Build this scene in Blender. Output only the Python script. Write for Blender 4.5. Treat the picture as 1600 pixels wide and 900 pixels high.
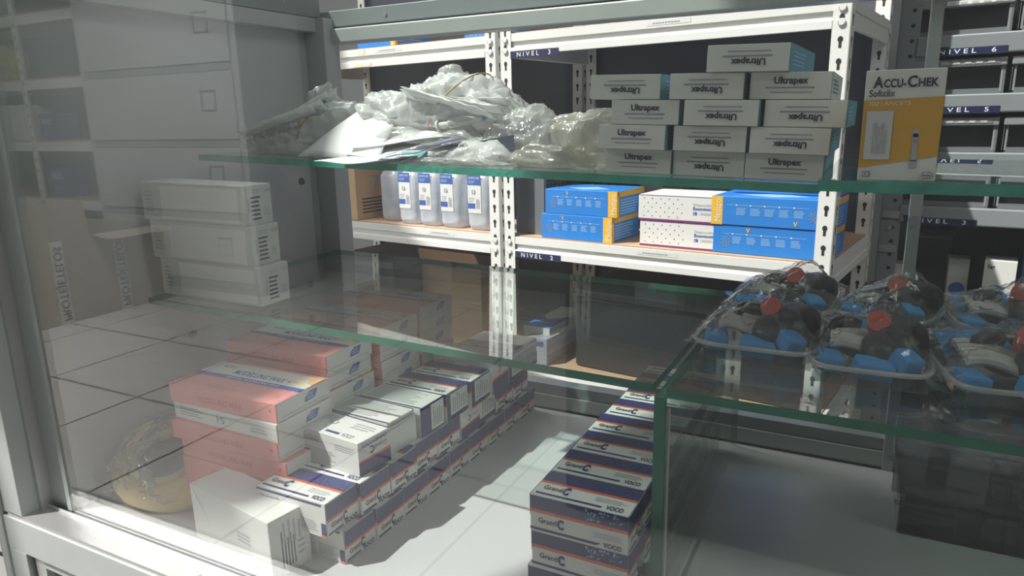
import bpy, bmesh, math, random
from mathutils import Vector, Matrix, noise
for o in list(bpy.data.objects): bpy.data.objects.remove(o)
C = bpy.context.scene.collection
random.seed(7)
H = 1.13                      # eye height above the room floor; z values below count from eye level
PI = math.pi
# ------------------------------------------------------------------ camera, light, exposure
cam = bpy.data.cameras.new('camera'); cam.sensor_width = 36; cam.lens = 24.975; cam.clip_start = .01
co = bpy.data.objects.new('camera', cam); C.objects.link(co); bpy.context.scene.camera = co
right = Vector((0.889, 0.457, -0.021)); down = Vector((0.088, -0.217, -0.972)); fwd = Vector((-0.449, 0.863, -0.233))
fwd.normalize(); right = (right - fwd * right.dot(fwd)).normalized(); up = right.cross(fwd).normalized()
co.matrix_world = Matrix(((right.x, up.x, -fwd.x, 0), (right.y, up.y, -fwd.y, 0), (right.z, up.z, -fwd.z, H), (0, 0, 0, 1)))
vs = bpy.context.scene.view_settings
vs.view_transform = 'Standard'; vs.look = 'None'; vs.gamma = 1; vs.use_curve_mapping = False; vs.exposure = 0.0
w = bpy.data.worlds.new('world'); bpy.context.scene.world = w; w.use_nodes = True
w.node_tree.nodes['Background'].inputs[0].default_value = (.75, .85, 1, 1); w.node_tree.nodes['Background'].inputs[1].default_value = 1.0
SUND = Vector((.52, .50, -1.0)).normalized()
s = bpy.data.lights.new('sun', 'SUN'); s.energy = 6.6; s.angle = math.radians(.9); s.color = (1, .975, .93)
so = bpy.data.objects.new('sun', s); C.objects.link(so); so.rotation_euler = SUND.to_track_quat('-Z', 'Y').to_euler(); so.location = (-3, -3, 5)
def area(name, loc, sx, sy, e, col=(1, .98, .95), rot=(0, 0, 0)):
    l = bpy.data.lights.new(name, 'AREA'); l.shape = 'RECTANGLE'; l.size = sx; l.size_y = sy; l.energy = e; l.color = col
    o = bpy.data.objects.new(name, l); C.objects.link(o); o.location = (loc[0], loc[1], loc[2] + H); o.rotation_euler = rot; return o
FILL_LAMPS = [(-3.4, -1.1, 2.4, .5, 70), (-1.6, 1.2, 1.6, .3, 20), (-4.6, 1.2, 1.6, .4, 24), (1.4, .2, 1.4, .4, 19)]  # added fill lamps under the ceiling, brightening the aisle and the case
for i, (x, y, sx, sy, e) in enumerate(FILL_LAMPS): area('ceiling_fill_light', (x, y, 1.54), sx, sy, e)

# ------------------------------------------------------------------ materials
M = {}
def mat(name, col, rough=.5, metal=0, spec=.5, bump=None, var=None, trans=0, ior=1.45, coat=0):
    m = bpy.data.materials.new(name); m.use_nodes = True; nt = m.node_tree; b = nt.nodes['Principled BSDF']
    b.inputs['Base Color'].default_value = (*col, 1); b.inputs['Roughness'].default_value = rough; b.inputs['Metallic'].default_value = metal
    b.inputs['Specular IOR Level'].default_value = spec; b.inputs['Coat Weight'].default_value = coat
    tc = nt.nodes.new('ShaderNodeTexCoord')
    if var:                                     # (scale, amount) gentle colour variation, dirt
        n = nt.nodes.new('ShaderNodeTexNoise'); n.inputs['Scale'].default_value = var[0]; n.inputs['Detail'].default_value = 5
        nt.links.new(tc.outputs['Object'], n.inputs['Vector'])
        mx = nt.nodes.new('ShaderNodeMix'); mx.data_type = 'RGBA'; mx.inputs[6].default_value = (*[c * (1 - var[1]) for c in col], 1)
        mx.inputs[7].default_value = (*[min(1, c * (1 + var[1])) for c in col], 1)
        nt.links.new(n.outputs['Fac'], mx.inputs[0]); nt.links.new(mx.outputs[2], b.inputs['Base Color'])
    if bump:
        n = nt.nodes.new('ShaderNodeTexNoise'); n.inputs['Scale'].default_value = bump[0]; n.inputs['Detail'].default_value = 4
        nt.links.new(tc.outputs['Object'], n.inputs['Vector'])
        bp = nt.nodes.new('ShaderNodeBump'); bp.inputs['Strength'].default_value = bump[1]; bp.inputs['Distance'].default_value = bump[2] if len(bump) > 2 else .002
        nt.links.new(n.outputs['Fac'], bp.inputs['Height']); nt.links.new(bp.outputs[0], b.inputs['Normal'])
    M[name] = m; return m
mat('carton_white', (.74, .74, .71), .55, var=(30, .03)); mat('carton_grey_white', (.60, .60, .585), .6, var=(30, .03))
mat('navy', (.022, .028, .13), .45); mat('orange', (.72, .13, .035), .45); mat('ink', (.03, .03, .05), .6); mat('ink_grey', (.30, .31, .36), .6)
mat('blue_print', (.05, .12, .42), .5); mat('pink', (.78, .30, .285), .5, var=(25, .05)); mat('cream', (.80, .72, .55), .5); mat('pale_orange', (.85, .5, .25), .5)
mat('faint_pink', (.62, .16, .15), .5); mat('teal', (.13, .36, .44), .5)
mat('white_metal', (.80, .80, .77), .42, var=(9, .06)); mat('cabinet_grey', (.55, .56, .56), .4, var=(6, .04)); mat('cabinet_shadow_gap', (.36, .37, .37), .5)
mat('frame_grey', (.46, .49, .48), .38, metal=.15, var=(14, .08)); mat('aluminium', (.60, .60, .60), .3, metal=.7, var=(20, .06))
mat('laminate', (.58, .59, .60), .30, var=(3, .03)); mat('panel_grey', (.47, .48, .50), .42, var=(3, .05)); mat('panel_lower', (.38, .40, .40), .4)
mat('chipboard', (.52, .34, .22), .75, var=(60, .14)); mat('cardboard', (.56, .38, .23), .8, var=(22, .10)); mat('cardboard_pale', (.40, .35, .28), .8, var=(15, .10))
mat('hole_black', (.012, .012, .015), .7); mat('dark_plastic', (.035, .038, .042), .4); mat('bin_grey', (.16, .17, .18), .4); mat('bin_lip', (.26, .27, .28), .4)
mat('slate', (.075, .085, .115), .5, var=(3, .2)); mat('wall_paint', (.30, .31, .32), .8, var=(2, .05)); mat('ceiling_paint', (.55, .55, .53), .8)
mat('rack_grey', (.28, .31, .32), .4, metal=.2, var=(12, .08)); mat('label_navy', (.012, .018, .07), .45); mat('white_ink', (.85, .85, .85), .5)
mat('glove_blue', (.025, .22, .66), .42, var=(20, .08)); mat('glove_yellow', (.86, .48, .04), .45); mat('glove_pale', (.30, .52, .80), .5); mat('plum', (.20, .04, .18), .5)
mat('accu_yellow', (.66, .36, .04), .45, var=(12, .06)); mat('grey_print', (.42, .43, .44), .5)
mat('black_rubber', (.018, .019, .022), .38, bump=(60, .15)); mat('foam_blue', (.04, .28, .62), .75, bump=(120, .4)); mat('red_cap', (.55, .09, .07), .6)
mat('gauze', (.58, .56, .53), .9, bump=(90, .5)); mat('hose_yellow', (.76, .58, .27), .5, var=(18, .08)); mat('paper', (.83, .83, .82), .75, var=(14, .02))
mat('paper_blue', (.16, .22, .60), .6); mat('rubber_band', (.50, .34, .16), .6); mat('label_dark', (.05, .06, .09), .5); mat('pale_blue_tip', (.06, .38, .48), .4)
mat('teal_seal', (.30, .72, .62), .5); mat('purple_box', (.10, .09, .22), .5); mat('yellow_bag', (.42, .36, .10), .5); mat('cupboard_grey', (.22, .23, .235), .5); mat('green_edge', (.03, .17, .11), .22, spec=.8, var=(16, .45))
mat('green_edge_sunlit', (.055, .32, .24), .25, spec=.8, bump=(55, .8, .004), var=(30, .6)); mat('sealant', (.55, .55, .52), .6, var=(40, .2)); mat('yellow_wax', (.6, .55, .3), .5)  # upper shelf edge: sunlit copy of the edge green, light put into colour

def tile_floor():
    m = bpy.data.materials.new('floor_tiles'); m.use_nodes = True; nt = m.node_tree; b = nt.nodes['Principled BSDF']
    tc = nt.nodes.new('ShaderNodeTexCoord'); mp = nt.nodes.new('ShaderNodeMapping'); mp.inputs['Location'].default_value = (2.155, .32, 0)
    br = nt.nodes.new('ShaderNodeTexBrick'); br.offset = 0; br.squash = 1
    br.inputs['Scale'].default_value = 1; br.inputs['Brick Width'].default_value = .6; br.inputs['Row Height'].default_value = .6
    br.inputs['Mortar Size'].default_value = .0060; br.inputs['Mortar Smooth'].default_value = .1
    br.inputs['Color1'].default_value = (.72, .71, .68, 1); br.inputs['Color2'].default_value = (.68, .67, .645, 1); br.inputs['Mortar'].default_value = (.05, .05, .05, 1)
    nt.links.new(tc.outputs['Object'], mp.inputs['Vector']); nt.links.new(mp.outputs[0], br.inputs['Vector']); nt.links.new(br.outputs['Color'], b.inputs['Base Color'])
    b.inputs['Roughness'].default_value = .3; M['tiles'] = m
tile_floor()
def glass(name, tint, ior=1.5, haze=0, hcol=(.8, .82, .82), rough=0.0):
    """Thin sheet: straight-through transmission plus a Fresnel mirror and, if asked, a little dust or milkiness."""
    m = bpy.data.materials.new(name); m.use_nodes = True; nt = m.node_tree; nt.nodes.clear(); N = nt.nodes.new; L = nt.links.new
    out = N('ShaderNodeOutputMaterial'); tr = N('ShaderNodeBsdfTransparent'); tr.inputs[0].default_value = (*tint, 1)
    gl = N('ShaderNodeBsdfGlossy'); gl.inputs['Roughness'].default_value = rough; gl.inputs[0].default_value = (1, 1, 1, 1)
    fr = N('ShaderNodeFresnel'); ge = N('ShaderNodeNewGeometry'); mx = N('ShaderNodeMix'); mx.inputs[2].default_value = ior; mx.inputs[3].default_value = 1 / ior
    L(ge.outputs['Backfacing'], mx.inputs[0]); L(mx.outputs[0], fr.inputs['IOR'])
    a = N('ShaderNodeMixShader'); L(fr.outputs[0], a.inputs[0]); L(gl.outputs[0], a.inputs[2])
    bp = None
    if rough > .1:
        tb_ = N('ShaderNodeTexCoord'); nb = N('ShaderNodeTexNoise'); nb.noise_type = 'RIDGED_MULTIFRACTAL'; nb.inputs['Scale'].default_value = 34; nb.inputs['Detail'].default_value = 4; nb.inputs['Distortion'].default_value = .6
        mq = N('ShaderNodeMapping'); mq.inputs['Rotation'].default_value = (0, .3, .5); mq.inputs['Scale'].default_value = (.35, 1.2, 1); L(tb_.outputs['Object'], mq.inputs['Vector']); L(mq.outputs[0], nb.inputs['Vector']); bp = N('ShaderNodeBump'); bp.inputs['Strength'].default_value = 1.0; bp.inputs['Distance'].default_value = .003; L(nb.outputs['Fac'], bp.inputs['Height']); L(bp.outputs[0], gl.inputs['Normal'])
    if haze:
        df = N('ShaderNodeBsdfDiffuse'); df.inputs[0].default_value = (*hcol, 1); tl = N('ShaderNodeBsdfTranslucent'); tl.inputs[0].default_value = (*hcol, 1)
        ad = N('ShaderNodeMixShader'); ad.inputs[0].default_value = .4; L(df.outputs[0], ad.inputs[1]); L(tl.outputs[0], ad.inputs[2])
        if bp: L(bp.outputs[0], df.inputs['Normal']); L(bp.outputs[0], tl.inputs['Normal'])
        h = N('ShaderNodeMixShader'); L(tr.outputs[0], h.inputs[1]); L(ad.outputs[0], h.inputs[2])
        tc = N('ShaderNodeTexCoord'); n = N('ShaderNodeTexNoise'); n.inputs['Scale'].default_value = 9; n.inputs['Detail'].default_value = 4; L(tc.outputs['Object'], n.inputs['Vector'])
        mr = N('ShaderNodeMapRange'); mr.inputs[1].default_value = .3; mr.inputs[2].default_value = .7; mr.inputs[3].default_value = haze * .6; mr.inputs[4].default_value = haze * 1.4
        L(n.outputs['Fac'], mr.inputs[0]); L(mr.outputs[0], h.inputs[0]); L(h.outputs[0], a.inputs[1])
    else: L(tr.outputs[0], a.inputs[1])
    L(a.outputs[0], out.inputs[0]); M[name] = m; return m
glass('pane', (.975, .985, .98), 1.68, .018); glass('shelf_glass', (.92, .96, .94), 1.75, .015, (.75, .85, .8)); glass('divider_glass', (.86, .93, .90), 1.5, .05, (.62, .72, .68))
glass('clear_plastic', (.80, .83, .84), 1.45, .07, rough=.08); glass('film', (.95, .95, .96), 1.5, .16, (.80, .80, .84), rough=.16)
glass('thin_film', (.97, .97, .97), 1.5, .07, (.8, .8, .8), rough=.16); glass('milky_film', (.90, .90, .90), 1.5, .45, (.86, .86, .84), rough=.18); glass('bottle_plastic', (.88, .92, .97), 1.4, .66, (.84, .89, .96), rough=.2)
glass('smoked_plastic', (.93, .95, .95), 1.45, .10, (.45, .49, .49), rough=.12); glass('bundle_film', (.9, .9, .9), 1.5, .85, (.88, .88, .87), rough=.2)
glass('beige_film', (.92, .91, .88), 1.5, .5, (.75, .73, .66), rough=.2); glass('frosted', (.7, .73, .74), 1.45, .35, (.5, .53, .53), rough=.25)

# ------------------------------------------------------------------ mesh builder
class MB:
    def __init__(s): s.v = []; s.f = []; s.mi = []; s.mats = []; s.smooth = False
    def m(s, name):
        if name not in s.mats: s.mats.append(name)
        return s.mats.index(name)
    def face(s, pts, mt):
        i = len(s.v); s.v += [tuple(p) for p in pts]; s.f.append(tuple(range(i, i + len(pts)))); s.mi.append(s.m(mt)); return s
    def raw(s, vs_, fs, mt):
        i = len(s.v); s.v += [tuple(p) for p in vs_]; k = s.m(mt)
        for f in fs: s.f.append(tuple(i + a for a in f)); s.mi.append(k)
        return s
    def hexa(s, p, mt):   # 8 corners: bottom 4 ccw, top 4 ccw
        return s.raw(p, [(3, 2, 1, 0), (4, 5, 6, 7), (0, 1, 5, 4), (1, 2, 6, 5), (2, 3, 7, 6), (3, 0, 4, 7)], mt)
    def box(s, x0, y0, z0, x1, y1, z1, mt, bev=0):
        if bev:
            b = bmesh.new(); bmesh.ops.create_cube(b, size=1)
            for v in b.verts: v.co = Vector(((x0 + x1) / 2 + v.co.x * (x1 - x0), (y0 + y1) / 2 + v.co.y * (y1 - y0), (z0 + z1) / 2 + v.co.z * (z1 - z0)))
            bmesh.ops.bevel(b, geom=list(b.edges), offset=bev, segments=2, affect='EDGES', profile=.5)
            b.verts.index_update(); s.raw([v.co[:] for v in b.verts], [[v.index for v in f.verts] for f in b.faces], mt); b.free(); return s
        return s.hexa([(x0, y0, z0), (x1, y0, z0), (x1, y1, z0), (x0, y1, z0), (x0, y0, z1), (x1, y0, z1), (x1, y1, z1), (x0, y1, z1)], mt)
    def cyl(s, a, b, r0, r1, mt, n=16, caps=True):
        a = Vector(a); b = Vector(b); d = (b - a).normalized(); u = d.orthogonal().normalized(); w_ = d.cross(u)
        vs_ = []
        for p, r in ((a, r0), (b, r1)):
            for k in range(n): t = 2 * PI * k / n; vs_.append(p + (u * math.cos(t) + w_ * math.sin(t)) * r)
        fs = [(k, (k + 1) % n, n + (k + 1) % n, n + k) for k in range(n)]
        if caps: fs += [tuple(range(n - 1, -1, -1)), tuple(range(n, 2 * n))]
        return s.raw(vs_, fs, mt)
    def tube(s, pts, r, mt, n=8, closed=False):
        pts = [Vector(p) for p in pts]; N_ = len(pts); vs_ = []; u = None
        for i, p in enumerate(pts):
            a = pts[(i - 1) % N_] if closed or i else p; b = pts[(i + 1) % N_] if closed or i < N_ - 1 else p
            d = (b - a).normalized()
            u = d.orthogonal().normalized() if u is None else (u - d * u.dot(d)).normalized()
            w_ = d.cross(u); rr = r[i] if isinstance(r, (list, tuple)) else r
            for k in range(n): t = 2 * PI * k / n; vs_.append(p + (u * math.cos(t) + w_ * math.sin(t)) * rr)
        fs = []
        for i in range(N_ if closed else N_ - 1):
            j = (i + 1) % N_
            for k in range(n): fs.append((i * n + k, i * n + (k + 1) % n, j * n + (k + 1) % n, j * n + k))
        if not closed: fs += [tuple(range(n - 1, -1, -1)), tuple((N_ - 1) * n + k for k in range(n))]
        return s.raw(vs_, fs, mt)
    def grid(s, fn, nu, nv, mt, th=0):
        P = [[Vector(fn(i / nu, j / nv)) for j in range(nv + 1)] for i in range(nu + 1)]
        W = nv + 1; vs_ = [p for r in P for p in r]; fs = [(i * W + j, (i + 1) * W + j, (i + 1) * W + j + 1, i * W + j + 1) for i in range(nu) for j in range(nv)]
        if th:
            n0 = len(vs_); nrm = []
            for i in range(nu + 1):
                for j in range(nv + 1):
                    a = P[min(i + 1, nu)][j] - P[max(i - 1, 0)][j]; b = P[i][min(j + 1, nv)] - P[i][max(j - 1, 0)]
                    nrm.append(a.cross(b).normalized())
            vs_ += [vs_[k] - nrm[k] * th for k in range(n0)]; fs += [tuple(n0 + a for a in reversed(f)) for f in fs]
            bd = [(i * W, (i + 1) * W) for i in range(nu)] + [(nu * W + j, nu * W + j + 1) for j in range(nv)] + [((i + 1) * W + nv, i * W + nv) for i in range(nu)] + [(j + 1, j) for j in range(nv)]
            fs += [(b, a, a + n0, b + n0) for a, b in bd]
        return s.raw(vs_, fs, mt)
    def text(s, body, org, u, v, hgt, mt, width=None, off=0, align=0, flip=False, mono=1.0):
        """print text: org left-baseline point, u along the line, v up; hgt = capital height; width squeezes to fit"""
        vs0, fs, wd = text_mesh(body, off, mono); k = hgt / .70; kx = k if not width else width / max(wd, 1e-6)
        u = Vector(u).normalized(); v = Vector(v).normalized(); org = Vector(org); L = wd * kx
        if flip: org = org + u * L + v * hgt; u = -u; v = -v
        if align: org = org - u * (L * .5 * align)
        return s.raw([org + u * (a * kx) + v * (b * k) for a, b in vs0], fs, mt)
    def mesh(s, name, smooth=False):
        me = bpy.data.meshes.new(name); me.from_pydata(s.v, [], s.f)
        for n in s.mats: me.materials.append(M[n])
        me.polygons.foreach_set('material_index', s.mi); me.update()
        if smooth: me.polygons.foreach_set('use_smooth', [True] * len(me.polygons))
        return me
TX = {}
def text_mesh(body, off=0, mono=1.0):
    key = (body, off, mono)
    if key in TX: return TX[key]
    cu = bpy.data.curves.new('t', 'FONT'); cu.body = body; cu.offset = off; cu.resolution_u = 3; cu.space_character = mono
    o = bpy.data.objects.new('t', cu); C.objects.link(o)
    dg = bpy.context.evaluated_depsgraph_get(); me = bpy.data.meshes.new_from_object(o.evaluated_get(dg))
    vs_ = [(v.co.x, v.co.y) for v in me.vertices]; fs = [tuple(p.vertices) for p in me.polygons]
    x0 = min([a for a, b in vs_] or [0]); wd = max([a for a, b in vs_] or [1]) - x0
    vs_ = [(a - x0, b) for a, b in vs_]
    bpy.data.objects.remove(o); bpy.data.curves.remove(cu); bpy.data.meshes.remove(me)
    TX[key] = (vs_, fs, wd); return TX[key]
def tag(o, label, cat, group=None):
    o['label'] = label; o['category'] = cat
    if group: o['group'] = group
    return o
def thing(name, label, cat, loc=(0, 0, 0), rz=0, group=None, rx=0, ry=0):
    o = bpy.data.objects.new(name, None); C.objects.link(o); o.empty_display_size = .02
    o.location = (loc[0], loc[1], loc[2] + H); o.rotation_euler = (rx, ry, rz); return tag(o, label, cat, group)
def part(name, mb, parent, label=None, smooth=False, loc=None):
    o = bpy.data.objects.new(name, mb.mesh(name, smooth) if isinstance(mb, MB) else mb); C.objects.link(o); o.parent = parent
    if loc: o.location = loc
    if label: o['label'] = label
    return o
def struct(name, mb, loc=(0, 0, 0)):
    o = bpy.data.objects.new(name, mb.mesh(name)); C.objects.link(o); o.location = (loc[0], loc[1], loc[2] + H); o['kind'] = 'structure'; return o
def kids(o): return [c for c in bpy.data.objects if c.parent == o]
def dup(root, label, loc, rz=0, group=None, rx=0, ry=0):
    def cp(o, par):
        c = o.copy(); C.objects.link(c); c.parent = par
        for k in kids(o): cp(k, c)
        return c
    c = cp(root, None); c.location = (loc[0], loc[1], loc[2] + H); c.rotation_euler = (rx, ry, rz); c['label'] = label
    if group: c['group'] = group
    return c
E_ = .0003
def face_frame(fc, w_, d, h):     # origin, u vector, v vector (full size), outward normal of one face of a box with base at z=0, centred
    x0, x1, y0, y1 = -w_ / 2, w_ / 2, -d / 2, d / 2
    return {'front': ((x0, y0, 0), (w_, 0, 0), (0, 0, h), (0, -1, 0)), 'right': ((x1, y0, 0), (0, d, 0), (0, 0, h), (1, 0, 0)), 'left': ((x0, y1, 0), (0, -d, 0), (0, 0, h), (-1, 0, 0)),
            'top': ((x0, y0, h), (w_, 0, 0), (0, d, 0), (0, 0, 1)), 'back': ((x1, y1, 0), (-w_, 0, 0), (0, 0, h), (0, 1, 0))}[fc]
class Face:
    def __init__(s, mb, fc, w_, d, h):
        o, u, v, n = [Vector(a) for a in face_frame(fc, w_, d, h)]; s.o, s.u, s.v, s.n, s.mb = o, u, v, n, mb
    def P(s, a, b, lift=1): return s.o + s.u * a + s.v * b + s.n * (E_ * lift)
    def rect(s, a0, b0, a1, b1, mt, lift=1): s.mb.face([s.P(a0, b0, lift), s.P(a1, b0, lift), s.P(a1, b1, lift), s.P(a0, b1, lift)], mt)
    def poly(s, pts, mt, lift=1): s.mb.face([s.P(a, b, lift) for a, b in pts], mt)
    def disc(s, a, b, r, mt, lift=1, n=20, a0=0, a1=2 * PI):
        U = s.u.normalized(); V = s.v.normalized(); c = s.P(a, b, lift)
        s.mb.face([c + (U * math.cos(a0 + (a1 - a0) * k / n) + V * math.sin(a0 + (a1 - a0) * k / n)) * r for k in range(n + (a1 - a0 < 6))], mt)
    def text(s, t, a, b, hfrac, mt, wfrac=None, off=0, flip=False, lift=2, vert=0, mono=1.0):
        U, V = s.u, s.v
        if vert == 1:    # reads upwards
            s.mb.text(t, s.P(a, b, lift), V, -U, hfrac * U.length, mt, wfrac * V.length if wfrac else None, off, 0, flip, mono)
        elif vert == -1:
            s.mb.text(t, s.P(a, b, lift), -V, U, hfrac * U.length, mt, wfrac * V.length if wfrac else None, off, 0, flip, mono)
        else: s.mb.text(t, s.P(a, b, lift), U, V, hfrac * V.length, mt, wfrac * U.length if wfrac else None, off, 0, flip, mono)
    def lines(s, a0, b0, a1, b1, n, mt, lift=1, rag=.25):
        for k in range(n):
            bb = b0 + (b1 - b0) * (k + .5) / n; t = (b1 - b0) / n * .22; e = a1 - (a1 - a0) * rag * random.random()
            s.rect(a0, bb - t, e, bb + t, mt, lift)
def vlines(F, a0, b0, a1, b1, n, mt, lift=1):
    for k in range(n):
        aa = a0 + (a1 - a0) * (k + .5) / n; t = (a1 - a0) / n * .2; F.rect(aa - t, b0, aa + t, b1 - (b1 - b0) * .3 * random.random(), mt, lift)

# ------------------------------------------------------------------ room
ZF = -H
XW0, XW1, YW0, YW1, ZC = -7.3, 3.2, -3.3, 2.9, 1.62
struct('floor', MB().box(XW0, YW0, -.05, XW1, YW1, 0, 'tiles'), (0, 0, ZF))
def sky(x, y): return (x - .52 * ZC, y - .50 * ZC)       # added ceiling opening shaped for the sun patches, carried up along the light
sun_opening = [sky(*p) for p in ((-.90, -.3), (-.22, .87), (.0, 1.16), (.48, 2.0), (-.95, 2.0), (-1.25, 1.32), (-.90, 1.0), (-.62, .8), (-.66, .6), (-.74, .45), (-.77, .245), (-1.1, .235), (-1.5, -.3))]  # invented outline that cuts the sunlight to the lit areas
def ceiling():
    b = bmesh.new(); R_ = [(XW0, YW0), (XW1, YW0), (XW1, YW1), (XW0, YW1)]
    ov = [b.verts.new((x, y, 0)) for x, y in R_]; hv = [b.verts.new((x, y, 0)) for x, y in sun_opening]
    es = [b.edges.new((L[i], L[(i + 1) % len(L)])) for L in (ov, hv) for i in range(len(L))]
    bmesh.ops.triangle_fill(b, edges=es, use_beauty=True)
    # drop faces inside the opening
    def inside(x, y):
        c = False; n = len(sun_opening)
        for i in range(n):
            x1, y1 = sun_opening[i]; x2, y2 = sun_opening[(i + 1) % n]
            if (y1 > y) != (y2 > y) and x < (x2 - x1) * (y - y1) / (y2 - y1) + x1: c = not c
        return c
    kill = [f for f in b.faces if inside(f.calc_center_median().x, f.calc_center_median().y)]
    bmesh.ops.delete(b, geom=kill, context='FACES_ONLY')
    r = bmesh.ops.extrude_face_region(b, geom=list(b.faces)); bmesh.ops.translate(b, verts=[v for v in r['geom'] if isinstance(v, bmesh.types.BMVert)], vec=(0, 0, .06))
    bmesh.ops.recalc_face_normals(b, faces=b.faces); b.verts.index_update()
    m = MB().raw([v.co[:] for v in b.verts], [[v.index for v in f.verts] for f in b.faces], 'ceiling_paint'); b.free(); return m
struct('ceiling', ceiling(), (0, 0, ZC))
for n, a in (('wall_left', (XW0 - .1, YW0, 0, XW0, YW1, ZC + H)), ('wall_right', (XW1, YW0, 0, XW1 + .1, YW1, ZC + H)), ('wall_front', (XW0, YW0 - .1, 0, XW1, YW0, ZC + H)), ('wall_back', (XW0, YW1, 0, XW1, YW1 + .1, ZC + H))):
    struct(n, MB().box(*a, 'wall_paint'), (0, 0, ZF))
for i, (x, y, sx, sy, e) in enumerate(FILL_LAMPS):  # unseen housings made up for the added fill lamps
    t = thing('ceiling_fill_lamp', ['long added fill lamp panel over the filing cabinet aisle', 'small added fill lamp panel above the white slotted shelving', 'added fill lamp panel by the far left wall', 'added fill lamp panel over the right end of the case'][i], 'lamp', (x, y, 1.56))
    part('fill_lamp_housing', MB().box(-sx / 2 - .03, -sy / 2 - .03, .0, sx / 2 + .03, sy / 2 + .03, .06, 'white_metal', .005), t)

# ------------------------------------------------------------------ display case
YG = .434
case = thing('display_case', 'long glass display case with grey metal frame and white laminate floor', 'display case', (-.2, .7, ZF))
def cpart(name, mb, label=None, smooth=False, par=None):
    o = part(name, mb, case if par is None else par, label, smooth)
    if par is None: o.location = (.2, -.7, H)     # mesh written in eye-level coordinates
    return o
cpart('floor_panel', MB().box(-.86, .44, -.47, .95, .955, -.45, 'laminate'))
sp = cpart('side_panel', MB().box(-.862, .44, -.47, -.846, .955, .16, 'panel_grey'))
for y, z in ((.885, -.094), (.885, -.268), (.735, -.098), (.645, -.285)):
    part('shelf_pin', MB().cyl((-.8465, y, z), (-.843, y, z), .0062, .0055, 'dark_plastic').cyl((-.8432, y, z), (-.842, y, z), .003, .003, 'hole_black'), sp)
pm = MB().box(-.93, .400, -H, -.914, .446, .30, 'frame_grey', .0015).box(-.914, .404, -.452, -.874, .446, .30, 'frame_grey', .0012)
pm.box(-.874, .424, -.455, -.868, .446, .30, 'aluminium').box(-.874, .438, -.45, -.832, .470, .30, 'frame_grey').box(-.914, .402, -H, -.878, .446, -.50, 'frame_grey', .001)
cpart('corner_post', pm)
fr = MB().box(-.914, .402, -.500, .95, .422, -.4555, 'frame_grey', .001)
fr.box(-.905, .404, -.4553, .95, .431, -.4500, 'aluminium').box(-.874, .4312, -.4545, .95, .4326, -.446, 'aluminium').box(-.874, .4412, -.4545, .95, .4426, -.4485, 'hole_black')
fr.cyl((-.585, .418, -.4502), (-.585, .418, -.4492), .0022, .002, 'ink_grey', 8)
cpart('front_rail', fr)
cpart('lower_rail', MB().box(-.914, .402, -H + .02, .95, .440, -H + .08, 'frame_grey', .002))
cpart('lower_door_frame', MB().box(-.872, .408, -H + .09, -.852, .430, -.502, 'aluminium').box(-.852, .408, -.515, .94, .430, -.502, 'frame_grey').box(-.852, .408, -H + .09, .94, .43, -H + .10, 'frame_grey'))
cpart('lower_glass_door', MB().box(-.852, .416, -H + .10, .94, .420, -.515, 'pane'))
cpart('lower_back_panel', MB().box(-.90, .94, -H + .02, .95, .95, -.47, 'panel_lower').box(-.90, .45, -H + .02, .95, .94, -H + .04, 'laminate').box(-.925, .446, -H, -.862, .95, -.47, 'panel_lower'))
cpart('front_glass', MB().box(-.832, .434, -.449, .95, .438, .22, 'pane'))
cpart('back_post', MB().box(-.8458, .922, -.45, -.806, .957, .16, 'panel_grey', .001))
cpart('middle_back_post', MB().box(.0325, .955, -.452, .0455, .972, .40, 'frame_grey', .001).cyl((.038, .953, -.127), (.038, .956, -.127), .006, .006, 'aluminium'))
lb = MB().box(-.806, .957, -.4500, .95, .975, -.4270, 'frame_grey').box(-.806, .962, -.4270, .95, .985, -.4100, 'rack_grey', .001).box(-.806, .9555, -.451, .95, .957, -.4475, 'hole_black')
cpart('back_sill', lb)
tb = MB().box(-.845, .938, .1220, .95, .968, .1445, 'frame_grey', .002)
cpart('back_top_rail', tb)
tb2 = MB().box(-.845, .944, .1475, .95, .972, .1720, 'rack_grey', .001).box(-.845, .95, .1445, .95, .966, .1475, 'hole_black')
for x in (-.70, -.25, .2): tb2.cyl((x, .9442, .159), (x, .9425, .159), .003, .003, 'aluminium', 10)
cpart('back_upper_frame', tb2)
ts = MB().box(-.846, .446, .139, -.822, .94, .160, 'panel_grey', .001).box(-.8465, .446, .162, -.826, .94, .200, 'rack_grey', .001).cyl((-.826, .86, .18), (-.8245, .86, .18), .003, .003, 'aluminium', 10)
cpart('side_top_rail', ts)
cpart('top_glass', MB().box(-.845, .44, .200, .95, .97, .206, 'shelf_glass'))

def glass_slab(x0, x1, y0, y1, th, edge, nseg=1):
    m = MB(); m.face([(x0, y0, 0), (x1, y0, 0), (x1, y1, 0), (x0, y1, 0)], 'shelf_glass'); m.face([(x0, y0, -th), (x0, y1, -th), (x1, y1, -th), (x1, y0, -th)], 'shelf_glass')
    c = .0008
    m.face([(x0, y0, -th), (x1, y0, -th), (x1, y0, 0), (x0, y0, 0)], edge); m.face([(x1, y0, -th), (x1, y1, -th), (x1, y1, 0), (x1, y0, 0)], edge)
    m.face([(x1, y1, -th), (x0, y1, -th), (x0, y1, 0), (x1, y1, 0)], edge); m.face([(x0, y1, -th), (x0, y0, -th), (x0, y0, 0), (x0, y1, 0)], edge); return m
def slab_thing(label, x0, x1, y0, y1, z0, z1, th, edge):   # a sheet whose left end is at height z0 and right end at z1
    ang = math.atan2(z0 - z1, x1 - x0); L = (x1 - x0) / math.cos(ang)
    t = thing('glass_shelf', label, 'shelf', (x0, y0, z0), 0, None, 0, ang)
    o = part('glass_sheet', glass_slab(0, L, 0, y1 - y0, th, edge), t); return t, ang
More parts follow.
